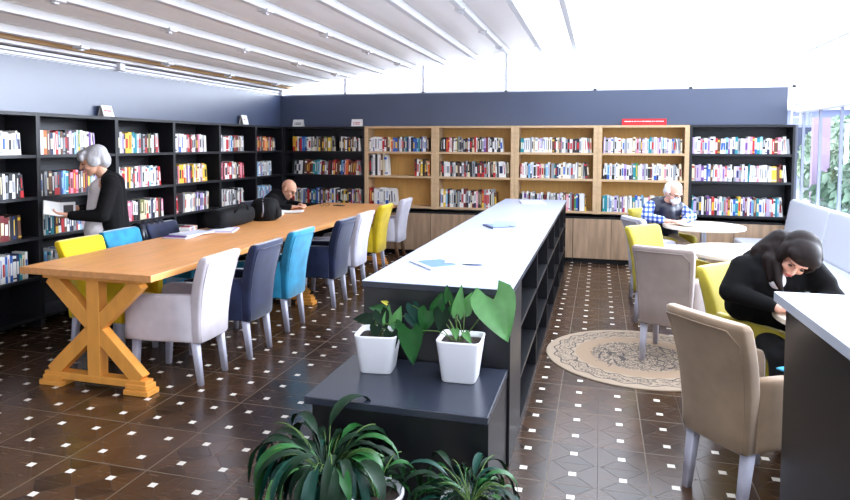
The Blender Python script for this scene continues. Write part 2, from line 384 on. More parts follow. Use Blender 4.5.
# base cabinets with rustic oak doors
for i in range(6):
    x0 = -3.361 + 1.008*i; x1 = min(x0+1.006, 2.33); t = thing('base_cabinet', ['rustic oak base cabinet behind the far end of the dining table, under first oak bookcase', 'second rustic oak base cabinet, behind the last chairs of the long table', 'rustic oak base cabinet hidden mostly by the long counter', 'rustic oak base cabinet just right of the counter end, on the aisle', 'rustic oak base cabinet behind the seated old man', 'narrow rustic oak base cabinet behind the grey bench'][i], 'cabinet', (x0, 9.10, 0))
    W_ = x1-x0
    B().box(0, .03, .07, W_, .30, .60, M_DARK).build('body', None, t)
    B().box(0, .05, 0, W_, .28, .07, M_BLACK).build('plinth', None, t)
    n = 2 if W_ > .8 else 1
    for k in range(n):
        B().box(W_*k/n+.0025, 0, .07, W_*(k+1)/n-.0025, .028, .61, M_PANEL, .002).build('door', None, t)
struct(B().box(-3.36, 9.13, .605, 2.33, 9.40, .638, M_BLACK), 'trim_90')  # black strip painting the shade in the gap above the doors

LY = (3.60, 4.56, 5.515, 6.435, 7.37, 8.28, 9.085)
LROW = (1.515, 1.15, .80, .45, .10)
ll = ('charcoal bookcase on the left wall cut by the left edge of the photo', 'charcoal left-wall bookcase the grey-haired woman is facing', 'charcoal left-wall bookcase just behind the grey-haired woman', 'charcoal left-wall bookcase above the open folders on the table', 'charcoal left-wall bookcase behind the black duffel bag', 'charcoal left-wall bookcase in the corner beside the bald man')
for i in range(6):
    y0, y1 = LY[i], LY[i+1]; t = thing('bookcase', ll[i], 'bookcase', (-4.70, (y0+y1)/2, 0)); h = (y1-y0)/2
    for s in (-1, 1):
        B().box(-.35, min(s*h, s*(h-.022)), 0, 0, max(s*h, s*(h-.022)), 1.88, M_SHELF, .002).build('side_panel', None, t)
    B().box(-.352, -h+.022, 0, -.342, h-.022, 1.88, M_SHELF).build('back_panel', None, t)
    B().box(-.342, -h+.022, 1.85, 0, h-.022, 1.88, M_SHELF, .002).build('top_panel', None, t)
    for z in LROW:
        B().box(-.341, -h+.022, z-.028, -.004, h-.022, z, M_SHELF, .002).build('shelf', None, t)

# ---------------------------------------------------------------- books
PAL = dict(w=('white', (236, 233, 228)), c=('cream', (226, 212, 176)), g=('grey', (150, 152, 156)), k=('black', (34, 33, 36)), r=('red', (190, 34, 40)), m=('maroon', (112, 30, 34)),
           b=('blue', (44, 92, 178)), n=('navy', (32, 42, 84)), t=('teal', (34, 138, 150)), s=('light blue', (140, 190, 220)), y=('yellow', (232, 190, 60)), o=('orange', (220, 110, 40)),
           p=('purple', (112, 60, 140)), v=('lilac', (190, 170, 216)), q=('pink', (226, 140, 160)), e=('green', (74, 142, 88)), f=('olive', (120, 118, 70)), z=('brown', (104, 66, 44)))
BM = {k: mat('cover_' + v[0].replace(' ', '_'), v[1], .45) for k, v in PAL.items()}
PAIR = dict(w='kbrng', c='zrkm', g='wkr', k='wcr', r='wwy', m='cyw', b='wys', n='wcy', t='wwc', s='wnb', y='kwr', o='wkc', p='wcv', v='pwn', q='wrm', e='wcy', f='cyw', z='cyw')
def book_shape(b, w_, h_, d_, cov, acc, style, mtx=None):
    """spine towards -y; x = thickness; stands on z = 0"""
    x = w_/2; t = .0015
    b.box(-x, 0, 0, x, .003, h_, BM[cov], mtx=mtx)
    b.box(-x, .003, 0, -x+t, d_, h_, BM[cov], mtx=mtx).box(x-t, .003, 0, x, d_, h_, BM[cov], mtx=mtx)
    b.box(-x+t, .003, .003, x-t, d_-.004, h_-.004, M_PAPER, mtx=mtx)
    if style == 1:
        b.box(-x*.7, -.0006, h_*.25, x*.7, .0, h_*.72, BM[acc], mtx=mtx)
    elif style == 2:
        b.box(-x*.98, -.0006, h_*.78, x*.98, .0, h_*.9, BM[acc], mtx=mtx); b.box(-x*.98, -.0006, h_*.08, x*.98, .0, h_*.14, BM[acc], mtx=mtx)
    elif style == 3:
        b.box(-x*.98, -.0006, 0, x*.98, .0, h_*.3, BM[acc], mtx=mtx); b.box(-x*.3, -.0008, h_*.42, x*.3, 0, h_*.85, BM[acc], mtx=mtx)
    elif style == 4:
        b.box(-x*.3, -.0006, h_*.2, x*.3, .0, h_*.85, BM[acc], mtx=mtx)
rowname = ('top', 'second', 'third', 'fourth', 'lowest')
BOOKS = []
def row(kind, a0, a1, z, hs, cols, rn, case, lean_end=True, wmul=1.0, leans=None):
    """kind L: on the left wall, running along y; kind B: on the back wall, running along x"""
    a = a0; i = 0
    rs = random.Random(hash((case, rn, kind)) if False else sum(map(ord, case))*31 + len(rn)*7 + int(z*100))
    while True:
        ch = cols[i % len(cols)]
        w_ = rs.uniform(.016, .036)*wmul
        if ch.isupper(): w_ *= 1.9; ch = ch.lower()
        if ch == '_': a += .03; i += 1; continue
        if ch == '/': a += .02; i += 1; continue
        if a + w_ > a1: break
        h_ = hs*rs.uniform(.86, 1.0) if kind == 'L' else hs*rs.uniform(.84, 1.0)
        ln = 0.0
        if leans: ln = leans*rs.uniform(.7, 1.1)
        elif rs.random() < .10: ln = rs.uniform(-.05, .06)
        if lean_end and a + w_*3 > a1: ln = -rs.uniform(.03, .10)
        cc = a + w_/2
        BOOKS.append(dict(kind=kind, a=cc, z=z, w=w_, h=h_, d=rs.uniform(.14, .17), c=ch, acc=rs.choice(PAIR[ch]), st=rs.choice((0, 1, 2, 3, 4, 4, 1)), ln=ln, i=i+1, rn=rn, case=case))
        a += w_ + rs.uniform(.0005, .002) + abs(math.sin(ln))*h_*.12; i += 1
# left wall
H5 = .225
c0 = 'left-edge charcoal bookcase'
row('L', 3.95, 4.44, 1.515, .205, 'wwwwwwwwwwwww', rowname[0], c0); row('L', 3.9, 4.44, 1.15, .225, 'kwrwwkwrrwkwgkwkg', rowname[1], c0)
row('L', 3.9, 4.40, .80, .22, 'nkzkzkmkmknzmmzk', rowname[2], c0); row('L', 3.85, 4.50, .45, .235, 'wbwntcwYwgbnwwb', rowname[3], c0)
c1 = "bookcase facing the standing woman"
row('L', 4.59, 5.29, 1.515, H5, 'kwoznwrtzgkmvwswewwcwpwvbb', rowname[0], c1); row('L', 4.60, 5.34, 1.15, H5, 'wkgkzkgknbstkqrqkgmkntskvwwqqr', rowname[1], c1)
row('L', 4.62, 5.36, .80, .22, 'wtnttkmkrzgnkgkwsgwwc', rowname[2], c1); row('L', 4.62, 5.2, .45, .21, 'sntwkgwkbwngzw', rowname[3], c1)
c2 = "bookcase behind the standing woman"
row('L', 5.56, 6.22, 1.515, H5, 'kwvkYYtttwgkgkkfkwkwgsww', rowname[0], c2); row('L', 5.56, 6.24, 1.15, H5, 'wgrrwoyzwkwwqgwwwwsww', rowname[1], c2)
row('L', 5.60, 6.28, .80, .22, 'kqwmqqgwwkFCCwgnwwrz', rowname[2], c2)
c3 = "bookcase above the open folders"
row('L', 6.47, 7.14, 1.515, H5, 'qwwgWWWgrrkrwwkm', rowname[0], c3); row('L', 6.47, 7.14, 1.15, H5, 'wkqYYwypwvkyywyc', rowname[1], c3)
row('L', 6.48, 6.53, .80, .2, 'r', rowname[2], c3); row('L', 6.62, 7.18, .80, .225, 'gcWwgwcgnvkvvwk', 'third', c3 + ' right part', leans=.06)
row('L', 6.50, 6.9, .45, .2, 'kwgqwgk', rowname[3], c3)
c4 = "bookcase behind the duffel bag"
row('L', 7.41, 8.02, 1.515, .22, 'wwgWRwgskkrzmgz', rowname[0], c4); row('L', 7.41, 8.02, 1.15, .23, 'rqkrWRRkwwcgkm', rowname[1], c4); row('L', 7.41, 8.02, .80, .22, 'kwkgwkwwkwgkwkgk', rowname[2], c4)
c5 = "corner bookcase near the bald man"
row('L', 8.32, 8.93, 1.515, .21, 'zgrkzgknzooyoz', rowname[0], c5); row('L', 8.32, 8.80, 1.15, .21, 'wswwgswwwwgw', rowname[1], c5); row('L', 8.32, 8.8, .80, .21, 'sgswsggsws', rowname[2], c5)
# back wall
cb = "charcoal back-wall bookcase in the corner"
row('B', -4.55, -3.42, 1.51, .225, 'YywkrbbswwgkwkgzkzfcfYfgk__kwkzwkmkzwkkw', rowname[0], cb); row('B', -4.57, -3.42, 1.155, .23, 'kgkwwkzmmmztttswkmgkmkrrmzksnqomzmmq', rowname[1], cb, leans=.07)
row('B', -4.55, -3.42, .715, .235, 'rwwngwbgnrkbtnbwkvzkwrkwbwkgkwkykznkvmgc', rowname[2], cb)
o1 = "first oak bookcase"
row('B', -3.30, -2.36, 1.51, .22, 'wwwWwWrmzcyobbzswkgtnwkbbstkbwwgzm', rowname[0], o1); row('B', -3.30, -2.95, 1.155, .33, 'kgwkwwzcWWW', rowname[1], o1, wmul=1.1); row('B', -2.60, -2.36, 1.155, .25, 'kwzykzco', rowname[1], o1+' right end')
row('B', -3.30, -2.86, .715, .26, 'rmwwwWWWwWwWk', rowname[2], o1, wmul=1.1)
o2 = "second oak bookcase"
row('B', -2.21, -1.27, 1.51, .22, 'kKrrqwzwcfgkgkkmwkzrwkkgvmwkkwkcwWgmwkvk', rowname[0], o2); row('B', -2.21, -1.21, 1.155, .225, 'mkwWkgwkzkgkgkkgkkmkgkwzkcgkWwkcwgkzkmkk', rowname[1], o2, leans=-.03)
row('B', -2.21, -1.38, .715, .27, 'wwYskwwgkgkwmgwkmwqkzrgrwkcgzkgk', rowname[2], o2)
o3 = "third oak bookcase"
row('B', -1.065, -.10, 1.51, .215, 'ttwwwgwcwwvwwwcwzkwckgwwgkwkkkgwcwwgcf', rowname[0], o3); row('B', -1.065, -.10, 1.155, .225, 'rwwkswwkwrqcgswzgtknwcwwwwgwwgccgkzgz', rowname[1], o3)
row('B', -1.065, -.10, .715, .25, 'kwpwkwgkwvwkmwgwwkwvwwzqwgmebnWzGGzw', rowname[2], o3)
o4 = "rightmost oak bookcase"
row('B', .045, 1.05, 1.51, .22, 'vgvwgwwwcwgwwcwqgzvwwttgwvpwswvwbgwgcw', rowname[0], o4); row('B', .045, 1.05, 1.155, .225, 'kwswgwwwcwvwwgtewwvgwkmwwwwcqwwwgkzckz', rowname[1], o4)
row('B', .045, 1.05, .715, .235, 'ttwswwvwgwpwwgwtbwwswwqcwwgwtwwvwkwwsv', rowname[2], o4)
od = "charcoal bookcase by the window"
row('B', 1.16, 2.30, 1.51, .22, 'vwwqgwvwwrzwwsvwwtgwcvwqrwtskwwcrzqwwgvwwezk', rowname[0], od); row('B', 1.16, 2.29, 1.155, .22, 'cgvvpwbwzwwqwvrgwwkwvgwvwtwwgqwwwgcYzmkwe', rowname[1], od)
row('B', 1.16, 2.27, .715, .245, 'tvgnwkpwrwvwtgqmwbtywvmwpsztwwgvwrwtswwqv', rowname[2], od)
camp = Vector((0, 0, 1.62))
def bpos(k): return Vector((-4.70-.03, k['a'], k['z'])) if k['kind'] == 'L' else Vector((k['a'], 9.09+.03, k['z']))
def bmtx(k):
    # spine set back from the shelf's front edge; spine faces +x on the left wall, -y on the back wall
    R_ = Matrix.Rotation(PI/2, 4, 'Z') if k['kind'] == 'L' else Matrix.Identity(4)
    # lean about the lower edge so the book stays on the board
    ln = k['ln']; L_ = Matrix.Rotation(ln, 4, 'Y'); lift = abs(math.sin(ln))*k['w']/2 + .0004
    return Matrix.Translation(bpos(k) + Vector((0, 0, lift))) @ R_ @ L_
for k in BOOKS:
    p = bpos(k); d = p - camp; dep = d.dot(fw)
    foresh = abs(d.normalized().x) if k['kind'] == 'L' else abs(d.normalized().y)
    k['area'] = k['w']*foresh*k['h']/dep**2
    u = F_PX*d.dot(r2)/dep + PPX
    if u < -2 or u > 851: k['area'] = 0
BOOKS.sort(key=lambda k: -k['area'])
SHARED = {}
ORD = lambda n: '%d%s' % (n, 'th' if 10 <= n % 100 <= 20 else {1: 'st', 2: 'nd', 3: 'rd'}.get(n % 10, 'th'))
rest = B()
for n, k in enumerate(BOOKS):
    if k['area'] == 0: continue
    if n < 300:
        bb = B(); book_shape(bb, k['w'], k['h'], k['d'], k['c'], k['acc'], k['st'])
        o = bb.build('book'); o.matrix_world = bmtx(k)
        adj = 'thick ' if k['w'] > .034 else ('thin ' if k['w'] < .022 else '')
        tag(o, '%s%s book, %s from left, %s row, %s' % (adj, PAL[k['c']][0], ORD(k['i']), k['rn'], k['case']), 'book', 'books in the %s row of the %s' % (k['rn'], k['case']))
    else:
        book_shape(rest, k['w'], k['h'], k['d'], k['c'], k['acc'], k['st'], bmtx(k))
tag(rest.build('books'), 'remaining small distant books filling the bookcase rows along the walls', 'books', kind='stuff')

# ---------------------------------------------------------------- long dining table
def dining_table():
    t = thing('dining_table', 'very long orange oak dining table on three X-shaped trestles', 'table', (-3.17, 5.9, 0))
    y0, y1, hw = -2.51, 2.5, .51
    b = B(); n = 6
    for i in range(n):
        xa = -hw + .10 + (2*hw-.2)*i/n; xb = -hw + .10 + (2*hw-.2)*(i+1)/n
        b.box(xa+.0006, y0+.10, .758, xb-.0006, y1-.10, .80, M_TABLE)
    for x in (-hw, hw-.10): b.box(x, y0, .757, x+.0995, y1, .80, M_TABLE, .003)
    for y in (y0, y1-.10): b.box(-hw+.10, y, .757, hw-.10, y+.0995, .80, M_TABLE, .003)
    b.build('tabletop', None, t)
    B().box(-.30, y0+.14, .715, -.26, y1-.14, .756, M_TRESTLE).box(.26, y0+.14, .715, .30, y1-.14, .756, M_TRESTLE).build('rail', None, t)
    for yc in (-2.40, .06, 2.36):
        h = .045; tr = B()
        tr.box(-.40, yc-.04, .045, .40, yc+.04, .095, M_TRESTLE, .006)
        for s in (-1, 1): 
            tr.box(min(s*.43, s*.24), yc-.058, 0, max(s*.43, s*.24), yc+.058, .035, M_TRESTLE, .006); tr.box(min(s*.405, s*.25), yc-.05, .035, max(s*.412, s*.25), yc+.05, .07, M_TRESTLE, .006)
        tr.box(-.39, yc-.045, .722, .39, yc+.045, .757, M_TRESTLE, .004)
        tr.box(-.05, yc-.038, .09, .05, yc+.04, .725, M_TRESTLE, .004)
        for s in (-1, 1):
            L_ = math.hypot(.69, .64); an = math.atan2(.64, s*.69)
            m = Matrix.Translation((0, yc, .408)) @ Matrix.Rotation(-an, 4, 'Y')
            tr.box(-L_/2-.0, -.034, -.048, L_/2+.0, .034, .048, M_TRESTLE, .004, mtx=m)
        tr.build('trestle', None, t)
    return t
dining_table()

# ---------------------------------------------------------------- upholstered chairs
def make_chair(fab, leg, label, name='armchair'):
    t = thing(name, label, 'chair')
    b = B(); secs = []
    for z, cx, hx, hy in ((.288, -.232, .036, .174), (.298, -.232, .043, .182), (.42, -.232, .046, .190), (.56, -.245, .046, .199), (.68, -.268, .045, .207), (.78, -.298, .043, .214), (.845, -.322, .041, .219), (.866, -.330, .035, .214), (.874, -.333, .022, .202)):
        secs.append([(x - .05*(1-(y/.25)**2)*.35, y, zz) for x, y, zz in se(cx, 0, hx, hy, z, 40, 6)])
    bk = b.loft(secs, fab).build('backrest', None, t)
    pts = [(-.282-.0, y, z) for y, z in ((-.225, .30), (.225, .30))]
    def xb(z):                                                     # rear face of the backrest at height z
        tb = ((.275, -.232), (.42, -.232), (.56, -.245), (.68, -.268), (.78, -.298), (.85, -.324))
        for (z0, x0), (z1, x1) in zip(tb, tb[1:]):
            if z <= z1: return x0 + (x1-x0)*(z-z0)/(z1-z0) - .0465
        return -.369
    pp = []
    yy = .196
    def yw(z): return .160 + (z-.28)*.064
    for k in range(9): pp.append((xb(.30+.06*k)-.002, -yw(.30+.06*k), .30+.06*k))
    for k in range(1, 9): pp.append((xb(.835)-.003-.05*(1-((-yy+k*.049)/.25)**2)*.35+.004, -yy+k*.049, .838))
    for k in range(9): pp.append((xb(.78-.06*k)-.002, yw(.78-.06*k), .78-.06*k))
    B().tube(pp, .0035, fab, 6).build('piping', None, bk)
    for s in (-1, 1):
        b = B(); secs = []
        for x, zt, hy in ((-.225, .615, .034), (-.10, .612, .036), (.08, .606, .037), (.20, .598, .037), (.245, .585, .034), (.262, .56, .028)):
            zc = (zt+.295)/2; hz = (zt-.295)/2
            secs.append([(x, p[0], p[1]) for p in [(q[0], q[1]) for q in se(s*(.164 + .034*min(1, (x+.225)/.3)), zc, hy, hz, 0, 24, 7)]])
        b.loft(secs, fab).build('armrest', None, t)
    b = B(); b.box(-.20, -.158, .29, .255, .158, .455, fab, .03, seg=3).build('seat', None, t)
    for x, y, sx in ((-.225, -.150, -.04), (-.225, .150, -.04), (.205, -.180, .012), (.205, .180, .012)):
        l = B().loft([se(x+sx, y, .018, .018, 0, 12, 6), se(x, y, .025, .025, .305, 12, 6)], leg); l.build('leg', None, t)
    return t
PROTO = {}
def chair(fab, loc, rz, label, leg=M_LEGP, sc=None):
    key = (fab, leg.name)
    if key not in PROTO:
        o = make_chair(FAB[fab], leg, label); PROTO[key] = o
    else:
        o = copy_tree(PROTO[key])
    o.location = loc; o.rotation_euler = (0, 0, rz); o['label'] = label
    return o
W180 = PI
chair('grey', (-2.815, 3.875, 0), W180+.02, 'pinkish grey velvet armchair nearest the camera on the right of the long table')
chair('navy', (-2.77, 4.445, 0), W180, 'navy velvet armchair between the pinkish grey and the teal chair')
chair('teal', (-2.83, 5.17, 0), W180, 'teal velvet armchair on the aisle side of the long table')
chair('navy', (-2.77, 6.05, 0), W180, 'navy velvet armchair between the teal and the pale grey chair')
chair('pale', (-2.80, 6.70, 0), W180, 'pale lilac-grey velvet armchair between the navy and mustard chairs')
chair('yellow', (-2.875, 7.62, 0), W180, 'mustard yellow velvet armchair near the far end of the long table')
chair('pale', (-2.88, 8.52, 0), W180, 'pale grey armchair with brown legs at the far end of the table', M_LEGB)
chair('lemon', (-3.60, 4.17, 0), -.02, 'bright yellow velvet chair on the wall side of the long table')
chair('teal', (-3.66, 4.69, 0), 0, 'teal velvet chair beside the bright yellow chair, wall side of the table')
chair('navy', (-3.66, 5.23, 0), 0, 'dark navy chair on the wall side with a black jacket over it')
chair('navy', (-4.02, 7.50, 0), -.1, 'dark chair the bald man sits on')
# chairs round the small tables
def faced(fab, bx, by, ang, label):       # (bx, by) = middle of the top of the back, ang = direction it faces
    chair(fab, (bx + .335*math.cos(ang), by + .335*math.sin(ang), 0), ang, label)
faced('beige', .465, 3.09, face_dir(.78, .62), 'large beige velvet armchair in the foreground seen from behind')
faced('taupe', .45, 4.96, face_dir(.33, .94), 'taupe grey armchair standing on the round rug, seen from behind')
for o in S.objects:
    if o.get('label', '').startswith('taupe grey armchair'): o.location.z = .0095      # stands on the rug
faced('olive', .39, 6.36, face_dir(.73, -.68), 'lime yellow armchair behind the taupe chair, at the middle round table')
faced('olive', .745, 4.42, face_dir(.72, -.69), 'lime yellow armchair the young woman sits in')
faced('pale', .34, 7.04, face_dir(.90, .42), 'pale grey armchair between the old man and the lime chair')
faced('olive', .47, 8.10, face_dir(.80, -.60), 'yellow armchair the old man sits in')

# ---------------------------------------------------------------- round tables
def round_table(x, y, r, label, rs=24):
    t = thing('round_table', label, 'table', (x, y, 0), 0, 'small round tables along the bench')
    b = B(); n = 56
    prof = ((r-.006, .718), (r, .722), (r, .746), (r-.004, .75))
    b.loft([[(q*math.cos(2*PI*k/n), q*math.sin(2*PI*k/n), z) for k in range(n)] for q, z in prof], M_LAM, smooth=False).build('tabletop', None, t)
    B().cyl(0, 0, .02, .718, .03, .03, M_STEEL).build('pole', None, t)
    B().cyl(0, 0, 0, .014, .20, .195, M_STEEL, 40).cyl(0, 0, .014, .05, .06, .03, M_STEEL).build('base', None, t)
round_table(1.10, 7.62, .42, 'farthest small round table, in front of the masked old man')
round_table(1.12, 5.86, .43, 'middle small round table behind the young woman')
round_table(1.32, 3.72, .43, 'nearest round table, under the young woman\'s arms')

# ---------------------------------------------------------------- bench along the window
def bench():
    t = thing('bench', 'long light grey upholstered bench along the right window', 'bench', (1.66, 9.03, 0))
    y = -.0
    for k in range(5):
        a = -k*1.45; c = a - 1.44
        B().box(0, c, .30, .60, a, .45, M_BENCH, .03, seg=3).build('seat', None, t)
        m = Matrix.Translation((.60, (a+c)/2, .43)) @ Matrix.Rotation(.16, 4, 'Y')
        bk = B().box(-.055, -.72, 0, .055, .72, .53, M_BENCH, .045, mtx=m, seg=4).build('backrest', None, t)
    B().box(.04, -7.2, 0, .58, -.01, .30, M_DARK, .004).build('base', None, t)
bench()

# ---------------------------------------------------------------- long counter with cubbies, its lower step, near counter
def long_counter():
    t = thing('shelf_counter', 'long anthracite counter with open cubbies running down the middle of the room', 'counter', (-.80, 3.2, 0))
    w_ = .39; Ln = 5.43
    B().box(-w_-.008, -.008, .865, w_+.004, Ln, .897, M_DARKTOP, .003).box(-w_-.008, -.008, .897, w_+.004, Ln, .90, M_PALETOP).build('worktop', None, t)  # pale film paints bright reflection onto the slab; dark core paints its edge shade
    B().box(-w_, 0, 0, w_-.004, .47, .865, M_DARK, .002).build('end_block', None, t)
    B().box(-w_, .47, 0, -w_+.02, Ln-.02, .865, M_DARK).box(-.02, .47, 0, .0, Ln-.02, .865, M_DARK).build('back_panel', None, t)
    B().box(-.0, .47, 0, w_-.004, Ln-.02, .05, M_DARK).build('plinth', None, t)
    ys = [1.43, 2.40, 3.25, 4.08, 4.93]
    for y in ys: B().box(0, y, .05, w_-.004, y+.022, .865, M_DARK, .001).build('divider', None, t)
    B().box(-.02, Ln-.022, 0, w_-.004, Ln-.001, .865, M_DARK, .001).build('side_panel', None, t)
    ed = [.47] + [q for y in ys for q in (y, y+.022)] + [Ln-.022]
    for a, c in zip(ed[0::2], ed[1::2]):
        for z in (.30, .60): B().box(0, a, z-.022, w_-.006, c, z, M_DARK, .001).build('shelf', None, t)
long_counter()
t = thing('low_counter', 'low anthracite block against the counter end, carrying two potted plants', 'counter', (-.835, 2.6, 0))
B().box(-.412, -.01, .467, .412, .588, .50, M_DARKTOP, .003).build('worktop', None, t)
B().box(-.39, .03, 0, .408, .588, .466, M_DARK, .002).build('body', None, t)
t = thing('front_desk', 'tall anthracite desk with a pale top at the right foreground', 'counter', (.665, 2.80, 0), .035)
B().box(0, -1.9, 1.012, .95, 0, 1.05, mat('pale_grey_top', (190, 195, 206), .3, .6), .003).build('worktop', None, t)
B().box(.035, -1.87, 0, .92, -.035, 1.01, M_DARK, .002).build('body', None, t)

# ---------------------------------------------------------------- rug
b = B(); R_ = .70; n = 96
b.loft([[(q*math.cos(2*PI*k/n), q*math.sin(2*PI*k/n), z) for k in range(n)] for q, z in ((R_, .0005), (R_, .006), (R_-.006, .009))], smooth=False)
o = b.build('round_rug', rug_mat(R_), None, (.32, 5.17, 0)); tag(o, 'round beige rug with dark ornamental print on the aisle floor', 'rug')

# ---------------------------------------------------------------- sign cards on the bookcases
def marks(b, w_, z0, rows, m, y):      # illegible lettering as small strokes
    rs = random.Random(int(z0*999)+rows)
    for r in range(rows):
        x = -w_/2
        while x < w_/2-.012:
            l = rs.uniform(.008, .02); b.box(x, y-.0008, z0-r*.022, min(x+l, w_/2), y, z0-r*.022+.011, m); x += l+rs.choice((.002, .002, .009))
def tent(x, y, z, rz, w_, h_, mm, label, rows=1):
    t = thing('tent_card', label, 'sign', (x, y, z), rz)
    for s in (-1, 1):
        m = Matrix.Translation((0, s*.035, 0)) @ Matrix.Rotation(-s*-.0, 4, 'X')
        an = math.atan2(.033, h_)
        m = Matrix.Translation((0, -s*.034, .001)) @ Matrix.Rotation(-s*an, 4, 'X')
        bb = B().box(-w_/2, -.001, 0, w_/2, .001, h_, M_PAPER, mtx=m)
        o = bb.build('front_face' if s > 0 else 'back_face', None, t)
        if s > 0:
            q = B(); marks(q, w_*.68, h_*.45, rows, mm, -.0012)
            q.bm.transform(m); q.build('lettering', None, o)
M_REDINK = mat('red_ink', (196, 60, 70), .6); M_DKINK = mat('dark_ink', (60, 50, 60), .6)
tent(-4.742, 5.42, 1.881, PI/2+.12, .17, .115, M_REDINK, 'white tent card with red lettering on the left wall bookcase above the woman')
tent(-4.742, 8.02, 1.881, PI/2+.10, .17, .13, M_REDINK, 'small white tent card on the left bookcases near the corner')
tent(-4.46, 9.137, 1.881, .03, .17, .11, M_DKINK, 'white tent card on the corner bookcase of the back wall', 2)
tent(-3.50, 9.137, 1.881, .03, .17, .11, M_REDINK, 'white tent card where charcoal and oak bookcases meet', 2)
t = thing('red_sign', 'red rectangular sign with white lettering on the rightmost oak bookcase', 'sign', (.555, 9.12, 1.881))
B().box(-.28, -.006, 0, .28, .006, .085, mat('red_sign_board', (214, 32, 40), .5), .002).build('board', None, t)
q = B(); marks(q, .50, .045, 1, M_WHITE, -.0065); q.build('lettering', None, t)
# bracket at the end of the back wall
t = thing('metal_bracket', 'small white metal bracket fitting at the right end of the back wall', 'bracket', (2.36, 9.12, 1.885))
b = B(); b.box(-.07, -.01, 0, -.05, .01, .36, M_FRAME).box(.03, -.01, 0, .05, .01, .30, M_FRAME)
for z in (.08, .16, .24): b.box(-.07, -.008, z, .05, .008, z+.015, M_FRAME)
b.tube([(-.02, 0, .2), (0, -.02, .34), (.02, 0, .42)], .006, M_FRAME).tube([(0, 0, .2), (.06, 0, .30), (.11, 0, .27)], .006, M_FRAME)
b.box(-.04, -.015, .33, -.01, .015, .355, M_STEEL).box(.09, -.015, .255, .12, .015, .28, M_STEEL)
b.build('frame', None, t)

# ---------------------------------------------------------------- outside trees and building
def bush(name, label, x, y, z0, r, h, m, n=900, seed=1, group=None, trunk=0):
    rs = random.Random(seed); t = thing(name, label, 'tree', (x, y, -.14), 0, group)
    b = B()
    for i in range(n):
        while True:
            p = Vector((rs.uniform(-1, 1), rs.uniform(-1, 1), rs.uniform(-1, 1)))
            if p.length < 1: break
        p = p.normalized()*(p.length**.4); c = Vector((p.x*r, p.y*r, z0 + h/2 + p.z*h/2))
        a = Vector((rs.uniform(-1, 1), rs.uniform(-1, 1), rs.uniform(-.5, 1))).normalized(); s_ = rs.uniform(.07, .14)
        u = a.orthogonal().normalized()*s_; v = a.cross(u).normalized()*s_*.5
        vs = [b.bm.verts.new(c+q) for q in (-u, v, u, -v)]; b.bm.faces.new(vs)
    b.build('foliage', m, t)
    B().tube([(0, 0, 0), (.05, 0, z0+h*.5)], .09, mat('bark', (90, 70, 60), .9)).build('trunk', None, t)
LEAFO = mat('outdoor_leaf', (130, 156, 134), .7, var=.3, vscale=2)
LEAFO2 = mat('outdoor_leaf_light', (160, 180, 158), .7, var=.3, vscale=2)
bush('tree', 'leafy green tree outside the window, nearest to the glass', 4.55, 14.6, .4, .7, 1.9, LEAFO2, 1500, 3)
bush('tree', 'darker green tree outside, beyond the nearest tree', 6.6, 20.5, .2, 1.2, 2.4, LEAFO, 1500, 4)
bush('shrub', 'low green shrub outside at the foot of the window wall', 3.6, 10.9, .2, .55, 1.3, LEAFO, 900, 5)
t = thing('building', 'pale lavender building across the street outside the window', 'building', (10, 30, -.14))
B().box(-9, 0, 0, 10, 6, 3.2, mat('lavender_wall', (150, 158, 196), .8)).build('wall', None, t)
for i in range(7): B().box(-8.3+2.6*i, -.06, 1.0, -6.9+2.6*i, .0, 2.5, mat('dark_window', (50, 60, 90), .2)).build('window', None, t)
B().box(-9.3, -.4, 3.2, 10.3, 6.3, 3.3, M_WHITE).build('roof', None, t)
t = thing('post', 'reddish lilac post outside the first window pane', 'post', (3.35, 11.6, -.14))
B().box(-.12, -.05, 0, .12, .05, 2.2, mat('lilac_red_paint', (176, 152, 180), .7)).build('shaft', None, t)
t = thing('awning_strut', 'white slanting awning strut outside the window', 'strut', (3.9, 12.2, -.14))
B().tube([(0, 0, 0), (0, 0, 2.1)], .03, M_WHITE).tube([(0, 0, 2.1), (.9, .2, 1.1)], .035, M_WHITE).tube([(.9, .2, 0), (.9, .2, 1.1)], .03, M_WHITE).build('frame', None, t)

